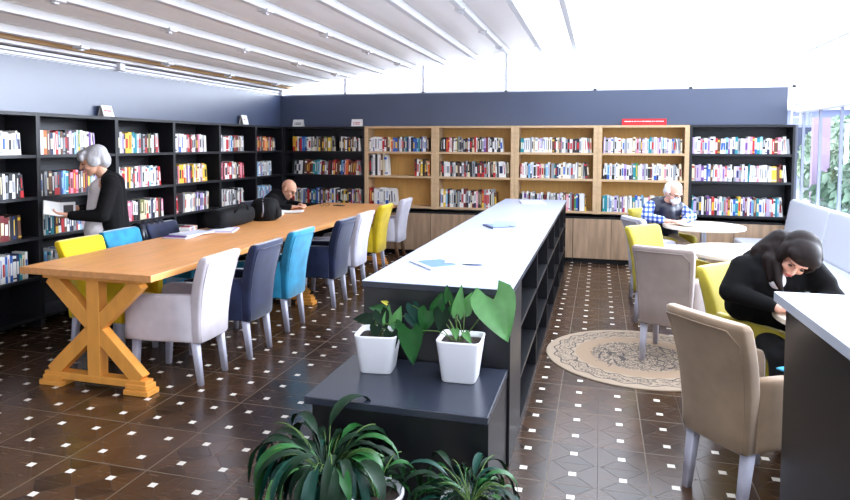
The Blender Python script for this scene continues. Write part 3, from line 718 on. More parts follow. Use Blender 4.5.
# ---------------------------------------------------------------- people
def rotM(face, upv=(0, 0, 1)):
    y = -Vector(face).normalized(); z = Vector(upv); z = (z - y*z.dot(y)).normalized(); x = y.cross(z)
    return Matrix((x, y, z)).transposed()
def E_(c, r, M=None): return ('e', Vector(c), Vector(r), M or Matrix.Identity(3))
def C_(a, ra, b, rb): return ('c', Vector(a), ra, Vector(b), rb)
def xf(prims, c, M, s=1.0):
    out = []; c = Vector(c)
    for p in prims:
        if p[0] == 'e': out.append(('e', c + M @ (p[1]*s), p[2]*s, M @ p[3]))
        else: out.append(('c', c + M @ (p[1]*s), p[2]*s, c + M @ (p[3]*s), p[4]*s))
    return out
def blob(name, prims, m, parent, voxel=.01, smooth=2, label=None):
    bm = bmesh.new()
    for p in prims:
        if p[0] == 'e':
            mt = Matrix.Translation(p[1]) @ p[3].to_4x4() @ Matrix.Diagonal((p[2].x, p[2].y, p[2].z, 1))
            bmesh.ops.create_uvsphere(bm, u_segments=20, v_segments=12, radius=1, matrix=mt)
        else:
            a, ra, b_, rb = p[1:]; n = max(2, int((b_-a).length/(.45*min(ra, rb)))+1)
            n = min(n, 26)
            for i in range(n+1):
                t_ = i/n; q = a.lerp(b_, t_); rr = ra + (rb-ra)*t_
                bmesh.ops.create_icosphere(bm, subdivisions=2, radius=rr, matrix=Matrix.Translation(q))
    me = bpy.data.meshes.new('tmp'); bm.to_mesh(me); bm.free()
    tmp = bpy.data.objects.new('tmp', me); COL.objects.link(tmp)
    md = tmp.modifiers.new('r', 'REMESH'); md.mode = 'VOXEL'; md.voxel_size = voxel; md.use_smooth_shade = True
    if smooth:
        sm = tmp.modifiers.new('s', 'SMOOTH'); sm.iterations = smooth; sm.factor = .5
    o = bpy.data.objects.new(name, bpy.data.meshes.new(name)); COL.objects.link(o); o.parent = parent
    if label: o['label'] = label
    QUEUE.append((o, tmp, m))
    return o
QUEUE = []
def flush_blobs():
    dg = bpy.context.evaluated_depsgraph_get(); dg.update()
    done = [(o, bpy.data.meshes.new_from_object(t_.evaluated_get(dg)), t_, m) for o, t_, m in QUEUE]
    for o, me2, t_, m in done:
        old = o.data; nm = old.name; o.data = me2; bpy.data.meshes.remove(old); me2.name = nm
        me2.materials.clear(); me2.materials.append(m)
        for f in me2.polygons: f.use_smooth = True
        q = t_.data; bpy.data.objects.remove(t_); bpy.data.meshes.remove(q)
    QUEUE.clear()
HEAD = [E_((0, .012, .03), (.076, .095, .086)), E_((0, -.028, -.04), (.056, .058, .068)), E_((0, -.062, -.093), (.024, .02, .018)),
        C_((0, -.088, .012), .009, (0, -.106, -.022), .012), E_((0, -.072, .028), (.052, .02, .014)), E_((.034, -.06, -.028), (.024, .024, .024)), E_((-.034, -.06, -.028), (.024, .024, .024)),
        E_((.078, .008, -.008), (.010, .020, .030)), E_((-.078, .008, -.008), (.010, .020, .030)), E_((0, -.086, -.060), (.022, .010, .010))]
def face_bits(parent, c, M, s=1.0, lips=True):
    for sx in (-1, 1):
        blob('eye', xf([E_((sx*.031, -.083, .004), (.012, .007, .006))], c, M, s), M_EYE, parent, .0025, 0)
        blob('eyebrow', xf([C_((sx*.018, -.089, .026), .004, (sx*.045, -.080, .028), .003)], c, M, s), M_HAIRD, parent, .0025, 0)
    if lips: blob('lips', xf([E_((0, -.0935, -.060), (.021, .006, .007))], c, M, s), M_LIP, parent, .0025, 0)
def hand(wrist, d, n, side, curl=.5, s=1.0):
    """palm and five bent fingers; d = finger direction, n = palm normal (palm side), side = +1/-1 where the thumb leaves"""
    w_ = Vector(wrist); d = Vector(d).normalized(); n = Vector(n); n = (n - d*n.dot(d)).normalized(); t = d.cross(n)*side
    out = [C_(w_, .022*s, w_ + d*.03*s, .024*s)]
    for k in range(4):
        base = w_ + d*.085*s + t*(.030 - .020*k)*s; L = (.072, .080, .075, .058)[k]*s
        out.append(C_(w_ + d*.02*s + t*(.018-.012*k)*s, .015*s, base, .0115*s))
        m1 = base + (d*math.cos(curl*.6) + n*math.sin(curl*.6))*L*.45
        m2 = m1 + (d*math.cos(curl*1.4) + n*math.sin(curl*1.4))*L*.32
        m3 = m2 + (d*math.cos(curl*2.1) + n*math.sin(curl*2.1))*L*.25
        out += [C_(base, .0095*s, m1, .0088*s), C_(m1, .0088*s, m2, .008*s), C_(m2, .008*s, m3, .007*s)]
    tb = w_ + d*.03*s + t*.026*s; t1 = tb + (d*.6 + t*.7 + n*.3).normalized()*.035*s; t2 = t1 + (d*.85 + t*.2 + n*.45).normalized()*.03*s
    out += [C_(tb, .014*s, t1, .011*s), C_(t1, .011*s, t2, .009*s)]
    return out

# standing woman with grey bob
P = thing('person', 'person with short grey hair in a black cardigan standing and reading by the shelves', 'person', (-4.22, 4.80, 0), .72)
hc = (-.098, 0, 1.462); hM = rotM((-1, -.12, -.42), (0, 0, 1))
nk = [C_((-.05, 0, 1.40), .052, (.0, 0, 1.30), .058)]
torso = [C_((.02, -.10, 1.25), .085, (.02, .10, 1.25), .085), C_((.02, 0, 1.22), .11, (.03, 0, .95), .105), C_((.02, -.05, .88), .10, (.02, .05, .88), .10)]
arms = [C_((.035, -.155, 1.26), .05, (-.03, -.19, 1.0), .042), C_((-.03, -.19, 1.0), .042, (-.285, -.13, 1.0), .027),
        C_((.03, .155, 1.26), .05, (-.06, .17, 1.02), .042), C_((-.06, .17, 1.02), .042, (-.24, .06, 1.04), .027)]
legs = [C_((.03, -.07, .83), .08, (.02, -.085, .47), .058), C_((.02, -.085, .47), .056, (.03, -.085, .09), .036), C_((.03, -.085, .05), .035, (-.12, -.09, .035), .03),
        C_((.03, .07, .83), .08, (.02, .085, .47), .058), C_((.02, .085, .47), .056, (.03, .085, .09), .036), C_((.03, .085, .05), .035, (-.12, .085, .035), .03)]
blob('body', xf(HEAD, hc, hM, 1.08) + nk + torso + arms + legs + hand((-.285, -.13, 1.0), (-1, .15, .1), (.1, .6, .8), 1, .7) + hand((-.24, .06, 1.045), (-1, -.35, .1), (0, 0, 1), -1, .6), M_SKIN, P, .0075, 1)
face_bits(P, hc, hM, 1.08)
blob('hair', xf([E_((0, .035, .045), (.098, .100, .078)), E_((0, .07, -.01), (.090, .066, .085)), E_((.07, .0, .01), (.028, .05, .06)), E_((-.07, .0, .01), (.028, .05, .06)), E_((0, -.045, .085), (.07, .05, .03)), E_((.045, -.075, .055), (.035, .02, .03)), E_((-.045, -.075, .055), (.035, .02, .03))], hc, hM, 1.08), M_HAIRG, P, .008, 2)
blob('shirt', [C_((.0, -.04, .80), .125, (.0, .04, .80), .125), C_((-.035, -.05, 1.22), .095, (-.035, .05, 1.22), .095), C_((-.03, 0, 1.2), .115, (-.055, 0, .85), .135), C_((-.06, -.03, .84), .125, (-.06, .03, .84), .125)], M_SHIRT, P, .012, 3)
blob('cardigan', [C_((.035, -.12, 1.27), .085, (.035, .12, 1.27), .085), C_((.05, 0, 1.25), .115, (.065, 0, .74), .145), C_((.05, -.09, 1.2), .09, (.05, -.09, .78), .10), C_((.05, .09, 1.2), .09, (.05, .09, .78), .10),
     C_((.035, -.165, 1.26), .072, (-.035, -.205, 1.0), .062), C_((-.035, -.205, .995), .062, (-.265, -.135, 1.0), .043),
     C_((.03, .165, 1.26), .072, (-.06, .18, 1.02), .060), C_((-.06, .18, 1.02), .060, (-.20, .08, 1.035), .042), C_((.0, 0, 1.33), .06, (.05, 0, 1.28), .08)], M_KNIT, P, .012, 3)
blob('trousers', [C_((.03, -.06, .80), .125, (.03, .06, .80), .125), C_((.03, -.08, .80), .105, (.02, -.088, .47), .076), C_((.02, -.088, .47), .074, (.03, -.088, .10), .058), C_((.03, .08, .80), .105, (.02, .088, .47), .076), C_((.02, .088, .47), .074, (.03, .088, .10), .058)], M_TROUS, P, .014, 3)
for s_ in (-1, 1): blob('shoe', [C_((.04, s_*.088, .05), .045, (-.10, s_*.09, .042), .04), E_((-.02, s_*.088, .02), (.13, .045, .02))], M_SHOE, P, .01, 2)
def open_book(label, loc, rot, w_=.13, h_=.19, pic=None, spread=.35):
    t = thing('open_book', label, 'book', loc); t.rotation_euler = rot
    for s_ in (-1, 1):
        m = Matrix.Rotation(-s_*spread, 4, 'Y')
        B().box(min(0, s_*w_), -h_/2, -.006, max(0, s_*w_), h_/2, 0, M_PAPER, mtx=m).build('pages', None, t)
        B().box(min(0, s_*(w_+.003)), -h_/2-.003, -.009, max(0, s_*(w_+.003)), h_/2+.003, -.0065, mat('cover_plain', (200, 196, 190), .5), mtx=m).build('cover', None, t)
    if pic:
        m = Matrix.Rotation(-spread, 4, 'Y')
        B().box(.03, -.055, .0, .105, .045, .0012, pic, mtx=m).build('picture', None, t)
    return t
# book in her hands: faces her and the camera
def local_to_world(loc, rz, p):
    return Matrix.Translation(loc) @ Matrix.Rotation(rz, 4, 'Z') @ Vector(p)
open_book('open white book held by the grey-haired woman in black', local_to_world((-4.22, 4.80, 0), .72, (-.36, -.08, 1.055)), (.62, .10, .72+.12), .12, .17, mat('photo_grey', (70, 66, 66), .6), .15)

# bald man bent over papers at the far end of the long table
P = thing('person', 'bald person with glasses in black bent over papers at the long table', 'person', (-3.99, 7.50, 0), .484)
hc = (.165, -.04, 1.035); hM = rotM((.80, -.50, -.62), (.35, -.1, 1))
blob('body', xf(HEAD, hc, hM, 1.05) + [C_((.10, -.02, .98), .052, (.03, 0, .92), .06), C_((-.04, 0, .60), .12, (.0, 0, .86), .12), C_((-.03, -.14, .87), .06, (.07, .14, .87), .06),
     C_((-.02, -.17, .86), .045, (.0, -.26, .80), .04), C_((.0, -.26, .80), .04, (.20, -.30, .83), .028), C_((.09, .16, .86), .045, (.22, .10, .82), .04), C_((.22, .10, .82), .038, (.32, -.08, .835), .028)]
     + hand((.20, -.30, .83), (.9, .1, .1), (0, 0, -1), 1, .4) + hand((.31, -.07, .835), (.3, -.9, .1), (0, 0, -1), -1, .4)
     + [C_((-.02, -.08, .54), .085, (.30, -.26, .50), .065), C_((.30, -.26, .50), .06, (.30, -.26, .09), .04), C_((.04, .09, .54), .085, (.38, -.08, .50), .065), C_((.38, -.08, .50), .06, (.38, -.08, .09), .04)], M_SKIN, P, .008, 1)
face_bits(P, hc, hM, 1.05)
gl = B()
def glasses(b, c, M, s=1.0):
    c = Vector(c)
    for sx in (-1, 1):
        pts = [c + M @ (Vector((sx*.031 + .021*math.cos(a), -.098, .002 + .015*math.sin(a)))*s) for a in [2*PI*k/12 for k in range(13)]]
        b.tube(pts, .0022, M_BLACK, 6); b.tube([c + M @ (Vector((sx*.052, -.097, .006))*s), c + M @ (Vector((sx*.080, .0, .008))*s)], .002, M_BLACK, 6)
    b.tube([c + M @ (Vector((-.01, -.099, .004))*s), c + M @ (Vector((.01, -.099, .004))*s)], .002, M_BLACK, 6)
glasses(gl, hc, hM, 1.05); gl.build('glasses', None, P)
blob('sweater', [C_((-.05, -.02, .52), .145, (-.02, 0, .86), .15), C_((-.05, -.14, .90), .092, (.08, .14, .90), .092), C_((.0, 0, .95), .095, (.06, -.01, .95), .085),
     C_((-.03, -.18, .87), .065, (.0, -.27, .815), .055), C_((.0, -.27, .815), .055, (.17, -.30, .835), .040), C_((.09, .17, .87), .065, (.22, .11, .83), .055), C_((.22, .11, .83), .055, (.30, -.03, .84), .04)], M_KNIT, P, .012, 3)
blob('trousers', [C_((-.04, -.05, .54), .12, (.02, .05, .54), .12), C_((-.02, -.08, .54), .095, (.30, -.26, .50), .078), C_((.30, -.26, .50), .075, (.30, -.26, .10), .055), C_((.04, .09, .54), .095, (.38, -.08, .50), .078), C_((.38, -.08, .50), .075, (.38, -.08, .10), .055)], M_TROUS, P, .014, 3)
for a in ((.30, -.26), (.38, -.08)): blob('shoe', [C_((a[0]-.03, a[1]+.01, .045), .042, (a[0]+.12, a[1]-.07, .04), .038)], M_SHOE, P, .01, 2)

# old man with face mask at the far round table
P = thing('person', 'white-haired person with a face mask and navy vest reading at the far round table', 'person', (.70, 7.90, 0), -.09)
hc = (.115, -.10, 1.083); hM = rotM((.62, -.80, -.55), (.12, -.1, 1))
blob('body', xf(HEAD, hc, hM, 1.06) + [C_((.07, -.06, 1.0), .052, (.03, -.01, .94), .06), C_((-.02, 0, .58), .13, (.02, 0, .86), .13), C_((-.12, -.09, .90), .06, (.18, .09, .89), .06),
     C_((-.14, -.11, .90), .045, (-.16, -.22, .80), .04), C_((-.16, -.22, .80), .04, (.05, -.36, .79), .028), C_((.20, .09, .88), .045, (.30, -.05, .81), .04), C_((.30, -.05, .81), .038, (.22, -.28, .79), .028)]
     + hand((.05, -.36, .79), (.95, -.2, .05), (0, 0, -1), 1, .35) + hand((.22, -.28, .79), (-.3, -.9, .05), (0, 0, -1), -1, .35)
     + [C_((-.08, -.02, .54), .09, (.06, -.42, .50), .068), C_((.06, -.42, .50), .06, (.06, -.44, .09), .04), C_((.08, .0, .54), .09, (.26, -.38, .50), .068), C_((.26, -.38, .50), .06, (.26, -.40, .09), .04)], M_SKIN2, P, .008, 1)
face_bits(P, hc, hM, 1.06, False)
gl = B(); glasses(gl, hc, hM, 1.06); gl.build('glasses', None, P)
blob('hair', xf([E_((0, .045, .035), (.086, .075, .072)), E_((0, .065, -.01), (.078, .05, .065)), E_((.068, .02, .02), (.022, .045, .04)), E_((-.068, .02, .02), (.022, .045, .04)), E_((0, .0, .09), (.055, .06, .035))], hc, hM, 1.06), M_HAIRW, P, .007, 2)
blob('face_mask', xf([E_((0, -.062, -.045), (.054, .048, .05)), E_((0, -.09, -.035), (.034, .026, .034)), C_((.05, -.05, -.03), .004, (.082, .0, -.005), .003), C_((-.05, -.05, -.03), .004, (-.082, .0, -.005), .003)], hc, hM, 1.06), M_MASK, P, .005, 2)
blob('shirt', [C_((-.12, -.10, .92), .07, (.17, .09, .91), .07), C_((-.145, -.12, .90), .072, (-.165, -.22, .80), .062), C_((-.165, -.22, .805), .060, (.0, -.345, .80), .044), C_((.20, .09, .89), .066, (.31, -.04, .82), .056), C_((.31, -.04, .82), .056, (.24, -.22, .80), .042)], M_PLAID, P, .011, 2, 'blue and white checked shirt')
blob('vest', [C_((-.09, -.06, .90), .095, (.15, .06, .89), .095), C_((-.05, -.02, .88), .15, (-.03, -.0, .56), .15), C_((.06, .02, .88), .14, (.04, .02, .56), .14), C_((.03, -.01, .97), .07, (.03, -.02, .93), .09), C_((.05, -.12, .88), .09, (.04, -.1, .72), .10)], M_VEST, P, .012, 2, 'navy padded vest')
blob('trousers', [C_((-.06, 0, .54), .13, (.07, .02, .54), .13), C_((-.08, -.02, .54), .098, (.06, -.42, .50), .08), C_((.06, -.42, .50), .076, (.06, -.44, .10), .056), C_((.08, .0, .54), .098, (.26, -.38, .50), .08), C_((.26, -.38, .50), .076, (.26, -.40, .10), .056)], M_KHAKI, P, .014, 3)
for a in ((.06, -.44), (.26, -.40)): blob('shoe', [C_((a[0], a[1]+.03, .045), .042, (a[0]+.05, a[1]-.12, .04), .038)], M_SHOE, P, .01, 2)

# young woman bent over the nearest round table
P = thing('person', 'person with long dark hair in a black hoodie bent over the nearest round table', 'person', (.90, 3.95, 0), -.2234)
hc = (.140, -.06, 1.03); hM = rotM((-.10, -.78, -.72), (.48, -.45, .72))
blob('body', xf(HEAD, hc, hM, 1.0) + [C_((.11, .0, .98), .048, (.04, .05, .93), .055), C_((.03, .22, .58), .12, (.0, .07, .86), .11), C_((-.12, -.02, .93), .055, (.15, .13, .93), .055),
     C_((-.12, -.0, .92), .042, (-.18, -.09, .80), .038), C_((-.18, -.09, .80), .038, (.06, -.26, .785), .026), C_((.17, .13, .92), .042, (.31, .0, .80), .038), C_((.31, .0, .80), .036, (.15, -.16, .79), .026)]
     + hand((.06, -.26, .785), (.95, .1, 0), (0, 0, -1), 1, .3, .92) + hand((.15, -.16, .79), (-.7, -.5, 0), (0, 0, -1), -1, .3, .92)
     + [C_((-.02, .22, .54), .085, (.08, -.12, .50), .065), C_((.08, -.12, .50), .058, (.10, -.10, .09), .038), C_((.12, .24, .54), .085, (.28, -.06, .50), .065), C_((.28, -.06, .50), .058, (.30, -.04, .09), .038)], M_SKIN2, P, .0065, 1)
face_bits(P, hc, hM, 1.0)
blob('hair', xf([E_((0, .04, .045), (.094, .092, .080)), E_((0, .075, -.01), (.088, .065, .09)), E_((.074, -.008, .01), (.026, .062, .075)), E_((-.074, -.008, .01), (.026, .062, .075)), E_((0, -.015, .07), (.085, .085, .062)), E_((.04, -.055, .075), (.045, .045, .034)), E_((-.04, -.055, .075), (.045, .045, .034))], hc, hM, 1.0)
     + [C_((.14, .04, 1.07), .085, (.02, .03, 1.03), .085), C_((.06, .04, 1.09), .07, (-.03, .02, 1.02), .06), C_((-.03, .02, 1.02), .055, (-.055, -.03, .95), .035), C_((.045, -.08, .99), .035, (.055, -.13, .90), .022), C_((.055, -.13, .90), .022, (.075, -.15, .845), .010), C_((.01, -.06, 1.0), .04, (.02, -.10, .90), .02), C_((.21, -.06, 1.10), .045, (.235, -.03, 1.02), .03)], M_HAIRD, P, .0075, 2)
blob('shirt', [E_((.05, -.075, .895), (.045, .05, .05))], mat('white_tee', (232, 232, 240), .8), P, .01, 1)
blob('hoodie', [C_((.0, .02, .96), .10, (.07, .03, .95), .085), C_((-.03, .02, .88), .13, (.08, .07, .86), .12), C_((.03, .24, .52), .145, (.0, .10, .84), .135), C_((-.11, .0, .925), .085, (.14, .14, .925), .085), C_((-.05, .08, .95), .09, (.05, .10, .95), .09),
     C_((-.11, .0, .93), .080, (-.17, -.08, .81), .068), C_((-.17, -.08, .81), .062, (.03, -.245, .79), .038), C_((-.08, .1, .9), .1, (-.12, .12, .7), .1), C_((.18, .12, .93), .078, (.32, .01, .81), .058), C_((.32, .01, .81), .055, (.19, -.13, .79), .038), C_((.20, .11, .96), .07, (.28, .03, .88), .06)], M_KNIT, P, .011, 3)
blob('trousers', [C_((-.0, .22, .54), .12, (.10, .24, .54), .12), C_((-.02, .22, .54), .094, (.08, -.12, .50), .075), C_((.08, -.12, .50), .07, (.10, -.10, .10), .05), C_((.12, .24, .54), .094, (.28, -.06, .50), .075), C_((.28, -.06, .50), .07, (.30, -.04, .10), .05)], M_TROUS, P, .014, 3)
for a in ((.10, -.10), (.30, -.04)): blob('shoe', [C_((a[0], a[1]+.03, .045), .040, (a[0]+.03, a[1]-.12, .038), .036)], M_SHOE, P, .01, 2)

flush_blobs()

# ---------------------------------------------------------------- things lying about
def booklet(name, label, x, y, z, rz, w_, d_, h_, cov, pic=None, cat='magazine', group=None):
    t = thing(name, label, cat, (x, y, z), rz, group)
    b = B(); b.box(-w_/2, -d_/2, 0, w_/2, d_/2, .0015, cov).box(-w_/2, -d_/2, h_-.0015, w_/2, d_/2, h_, cov).box(-w_/2, -d_/2, .0015, -w_/2+.002, d_/2, h_-.0015, cov); b.build('cover', None, t)
    B().box(-w_/2+.002, -d_/2+.002, .0016, w_/2-.003, d_/2-.002, h_-.0016, M_PAPER).build('pages', None, t)
    if pic: B().box(-w_/2+.03, -d_/2+.05, h_, w_/2-.03, d_/2-.03, h_+.0006, pic).build('picture', None, t)
    return t
CV_W = mat('glossy_white_cover', (214, 218, 232), .3); CV_BL = mat('powder_blue_cover', (150, 178, 214), .35); CV_NV = mat('dark_blue_cover', (50, 66, 110), .35); CV_PU = mat('purple_folder', (92, 40, 132), .4)
PIC = mat('blue_photo_print', (96, 130, 200), .4)
booklet('magazine', 'white magazine with a blue photo on the near end of the counter', -.925, 3.745, .9004, .70, .23, .31, .008, CV_W, PIC)
booklet('magazine', 'pale magazine partly behind the blue-photo magazine on the counter', -.79, 3.91, .9078, .15, .23, .28, .006, CV_W)
booklet('magazine', 'dark blue magazine lying halfway along the long counter', -.84, 5.62, .9004, .5, .20, .27, .012, CV_NV, CV_BL)
booklet('magazine', 'light blue magazine on top, halfway along the long counter', -.80, 5.74, .9129, .1, .20, .26, .010, CV_BL)
booklet('magazine', 'white magazine at the far end of the long counter', -.80, 8.15, .9004, .2, .30, .42, .012, CV_W)
booklet('booklet', 'light blue booklet lying on the arm of the foreground beige chair', .845, 3.175, .6165, .67, .07, .12, .006, mat('cyan_cover', (60, 150, 190), .35), mat('navy_print', (30, 60, 130), .4), 'booklet')
booklet('folder', 'purple folder under white papers on the long table', -3.52, 4.93, .8004, .1, .22, .32, .014, CV_PU, None, 'folder')
booklet('paper_stack', 'stack of white papers on the purple folder on the long table', -3.50, 5.02, .8150, -.2, .22, .32, .008, CV_W, None, 'papers')
booklet('paper_stack', 'white papers with lilac cover beside the purple folder on the long table', -3.40, 5.36, .8004, .35, .24, .32, .012, mat('lilac_cover', (190, 178, 222), .4), mat('white_sheet', (236, 234, 240), .6), 'papers')
t = thing('card_box', 'small box of cards standing behind the folders on the long table', 'box', (-3.66, 5.20, .8004), .2)
B().box(-.05, -.08, 0, .05, .08, .05, M_PAPER).build('box', None, t)
for i in range(6): B().box(-.045, -.072+.025*i, .05, .045, -.055+.025*i, .056, [BM[c] for c in 'rkbwoz'][i]).box(.0505, -.072+.025*i, .008, .0515, -.055+.025*i, .046, [BM[c] for c in 'rkbwoz'][i]).build('card', None, t)
# duffel bag and backpack
M_BAG = mat('black_nylon', (11, 11, 12), .8, .2, var=.2, vscale=12, bump=.3)
t = thing('duffel_bag', 'black duffel bag lying on the long table next to the papers', 'bag', (-3.52, 5.70, .80), PI/2+.05)
secs = []
for x, k in ((-.36, .55), (-.345, .82), (-.28, .96), (-.1, 1.0), (.12, 1.0), (.26, .95), (.31, .8), (.325, .5)): secs.append([(x, p[0], p[1]) for p in se(0, .095, .125*k, .095*(k if k < 1 else 1), 0, 24, 3)])
bd = B().loft([[(x, y, max(z, .0)) for x, y, z in s_] for s_ in secs], M_BAG).build('body', None, t)
B().tube([(-.15, -.11, .14), (-.10, -.135, .20), (0, -.13, .225), (.10, -.12, .20), (.14, -.11, .14)], .010, M_BAG).build('handle', None, t)
B().tube([(-.30, 0, .186), (0, 0, .192), (.26, 0, .182)], .004, M_BLACK).build('zip', None, t)
t = thing('backpack', 'rounded black backpack on the long table in front of the bald man', 'bag', (-3.46, 6.27, .80), .3)
secs = []
for z, k in ((.0, .80), (.02, .95), (.10, 1.0), (.17, .95), (.215, .78), (.235, .45)): secs.append(se(0, 0, .15*k, .17*k, z, 28, 2.6))
B().loft(secs, M_BAG).build('body', None, t)
B().box(.10, -.10, .02, .165, .10, .13, M_BAG, .025, seg=3).build('pocket', None, t)
B().tube([(.0, -.165, .05), (.02, -.20, .12), (.0, -.12, .215), (-.02, 0, .235)], .009, mat('grey_strap', (110, 108, 116), .6)).build('strap', None, t)
# papers of the bald man
open_book('thick open book in front of the bald man', (-3.55, 7.02, .812), (0, .0, .35), .16, .24, None, .06)
booklet('paper_stack', 'white sheets under the bald man\'s left hand', -3.60, 6.72, .8004, .2, .18, .24, .02, CV_W, None, 'papers')
open_book('open newspaper booklet in front of the masked old man', (.98, 7.55, .760), (0, 0, .3), .16, .24, None, .10)
# black jacket over the navy chair
t = thing('jacket', 'shiny black jacket hung over the back of the dark navy chair', 'jacket', (-4.03, 5.12, .52))
M_LEATH = mat('black_leather', (20, 22, 34), .3, .6, var=.2, vscale=10, bump=.5)
b = B(); secs = []
n = 14
for i in range(n+1):
    y = -.18 + .33*i/n; wv = .012*math.sin(i*1.9)
    secs.append([(.085+wv, y, .14-.02*math.cos(i)), (.075+wv, y, .26), (.05, y, .362+wv*.5), (-.01, y, .376+wv), (-.055, y, .352+wv), (-.075+wv, y, .22), (-.07+wv*1.4, y, .02+.02*math.sin(i*1.3)), (-.060+wv*1.4, y, .02+.02*math.sin(i*1.3)), (-.058+wv, y, .22), (-.045, y, .335), (-.01, y, .362), (.038, y, .35), (.063+wv, y, .26), (.073+wv, y, .14-.02*math.cos(i))])
b.loft(secs, M_LEATH).build('cloth', None, t)
B().tube([(-.085, -.10, .30), (-.10, -.12, .15), (-.09, -.10, -.03)], .035, M_LEATH, 10).build('sleeve', None, t)
# glasses and phone at the far end of the long table
t = thing('eyeglasses', 'folded wire eyeglasses lying at the far end of the long table', 'glasses', (-3.46, 7.84, .803), .4)
b = B()
for sx in (-1, 1):
    b.tube([(sx*.034 + .026*math.cos(a), .0, .020+.018*math.sin(a)) for a in [2*PI*k/14 for k in range(15)]], .002, M_BLACK, 6); b.tube([(sx*.06, 0, .025), (sx*.062, .12, .003)], .002, M_BLACK, 6)
b.build('frame', None, t)
t = thing('phone', 'black phone lying at the far end of the long table', 'phone', (-3.32, 7.98, .8004), 1.2)
B().box(-.037, -.075, 0, .037, .075, .009, M_BLACK, .003).build('case', None, t); B().box(-.033, -.068, .009, .033, .068, .0096, mat('phone_glass', (16, 18, 24), .1)).build('screen', None, t)

# ---------------------------------------------------------------- potted plants
LG = [mat('leaf_dark', (10, 38, 18), .5, .3, var=.25, vscale=14), mat('leaf_mid', (28, 84, 32), .4, .5, var=.25, vscale=14), mat('leaf_light', (92, 146, 82), .38, .5, var=.2, vscale=14), mat('leaf_yellow', (190, 180, 50), .5), mat('leaf_teal', (10, 58, 46), .45, .35, var=.25, vscale=14)]
M_STEM = mat('stem_green', (78, 104, 44), .6)
def heart(b, base, d, nrm, L, W, m, curl=.12, notch=.22):
    d = Vector(d).normalized(); nrm = Vector(nrm); nrm = (nrm - d*nrm.dot(d)).normalized(); sd = d.cross(nrm); base = Vector(base)
    rows = []; N_ = 9; mi = b.mi(m)
    for i in range(N_+1):
        t_ = i/N_; hw = W*.5*(math.sin(PI*min(1, t_**.50))**.85*(1.12-.35*t_) if 0 < t_ < 1 else 0) + (.26*W if i == 0 else 0)
        r_ = []
        for s_ in (-1, -.5, 0, .5, 1):
            back = -notch*L*(abs(s_)**1.5)*(1-t_)**2
            r_.append(b.bm.verts.new(base + d*(t_*L + back) + sd*hw*s_ + nrm*(curl*L*(-(t_**2)*1.1) + .16*W*abs(s_)*(1-t_*.5))))
        rows.append(r_)
    for a, c in zip(rows, rows[1:]):
        for k in range(4):
            f = b.bm.faces.new((a[k], a[k+1], c[k+1], c[k])); f.material_index = mi; f.smooth = True
def lance(b, base, az, L, W, rise, m, droop=1.0):
    """arching strap leaf leaving base towards azimuth az"""
    base = Vector(base); h = Vector((math.cos(az), math.sin(az), 0)); sd = Vector((-math.sin(az), math.cos(az), 0)); mi = b.mi(m); rows = []; N_ = 12; wig = random.uniform(-.5, .5)
    p = base.copy(); an = rise; st = L/N_
    for i in range(N_+1):
        t_ = i/N_; d = h*math.cos(an) + Vector((0, 0, 1))*math.sin(an); nn = Vector((0, 0, 1))*math.cos(an) - h*math.sin(an)
        hw = W*.5*(.09 if t_ < .42 else max(.02, max(0.0, math.sin(PI*min(1.0, (t_-.42)/.58)**.75))**.9 + .05))
        rows.append([b.bm.verts.new(p + sd*hw*s_ + nn*abs(s_)*hw*.35) for s_ in (-1, 0, 1)])
        p = p + d*st + sd*wig*st*math.sin(2.5*t_+wig*6); an = max(-1.42, an - droop*(.5+t_)*3.4/N_*.75)
        p.z = max(p.z, .012); p.y = min(p.y, .27)
    for a, c in zip(rows, rows[1:]):
        for k in range(2):
            f = b.bm.faces.new((a[k], a[k+1], c[k+1], c[k])); f.material_index = mi; f.smooth = True
def pot(t, wt, wb, h, p=7, rz=0):
    o_ = []; 
    def ring(hw, z): return se(0, 0, hw, hw, z, 32, p)
    B().loft([ring(wb*.94, 0), ring(wb, .006), ring(wt*.985, h-.012), ring(wt, h-.006), ring(wt, h), ring(wt*.93, h), ring(wt*.90, h-.03), ring(wb*.9, .02)], M_POT).build('pot', None, t)
    B().loft([ring(wt*.87, h-.05), ring(wt*.89, h-.026), ring(wt*.5, h-.018)], M_SOIL).build('soil', None, t)
# left pot on the low counter
t = thing('potted_plant', 'heart-leaved plant in a white square pot on the left of the low counter', 'plant', (-1.045, 3.02, .5004), .12)
pot(t, .106, .080, .19)
f = B(); s_ = B()
K = .0049
def PL(f, s_, u0, v0, u, v, y, dx, dz, L, W, mi, ny=-1, nz=.3, nx=0, zc=.17, dy=-.1):
    """leaf with its base at pixel-measured offset in the plant's own metres"""
    b0 = Vector(((u-u0)*K, y, zc + (v0-v)*K)); heart(f, b0, (dx, dy, dz), (nx, ny, nz), L, W, LG[mi])
    r0 = Vector((random.uniform(-.03, .03), random.uniform(-.03, .03), .165)); mid = r0.lerp(b0, .5) + Vector((0, 0, .03))
    s_.tube([r0, mid, b0], .0028, M_STEM, 6)
for a in ((389, 330, -.06, .02, -1, .11, .075, 0), (383, 322, -.02, .1, .9, .09, .05, 2), (391, 322, .0, .3, .9, .085, .055, 2), (377, 312, .02, -.9, .15, .075, .05, 1), (368, 320, .0, -.95, -.25, .09, .055, 0), (376, 312, -.02, .3, -.9, .10, .08, 0), (405, 316, .03, .5, -.7, .10, .07, 4), (392, 322, -.04, .55, -.75, .075, .055, 1), (381, 305, .02, -.9, .3, .035, .02, 3), (360, 322, .04, -.9, -.1, .08, .05, 0), (372, 326, -.03, -.1, -.95, .07, .06, 0)):
    PL(f, s_, 373, 337, a[0], a[1], a[2], a[3], a[4], a[5], a[6], a[7])
f.build('foliage', None, t); s_.build('stem', None, t)
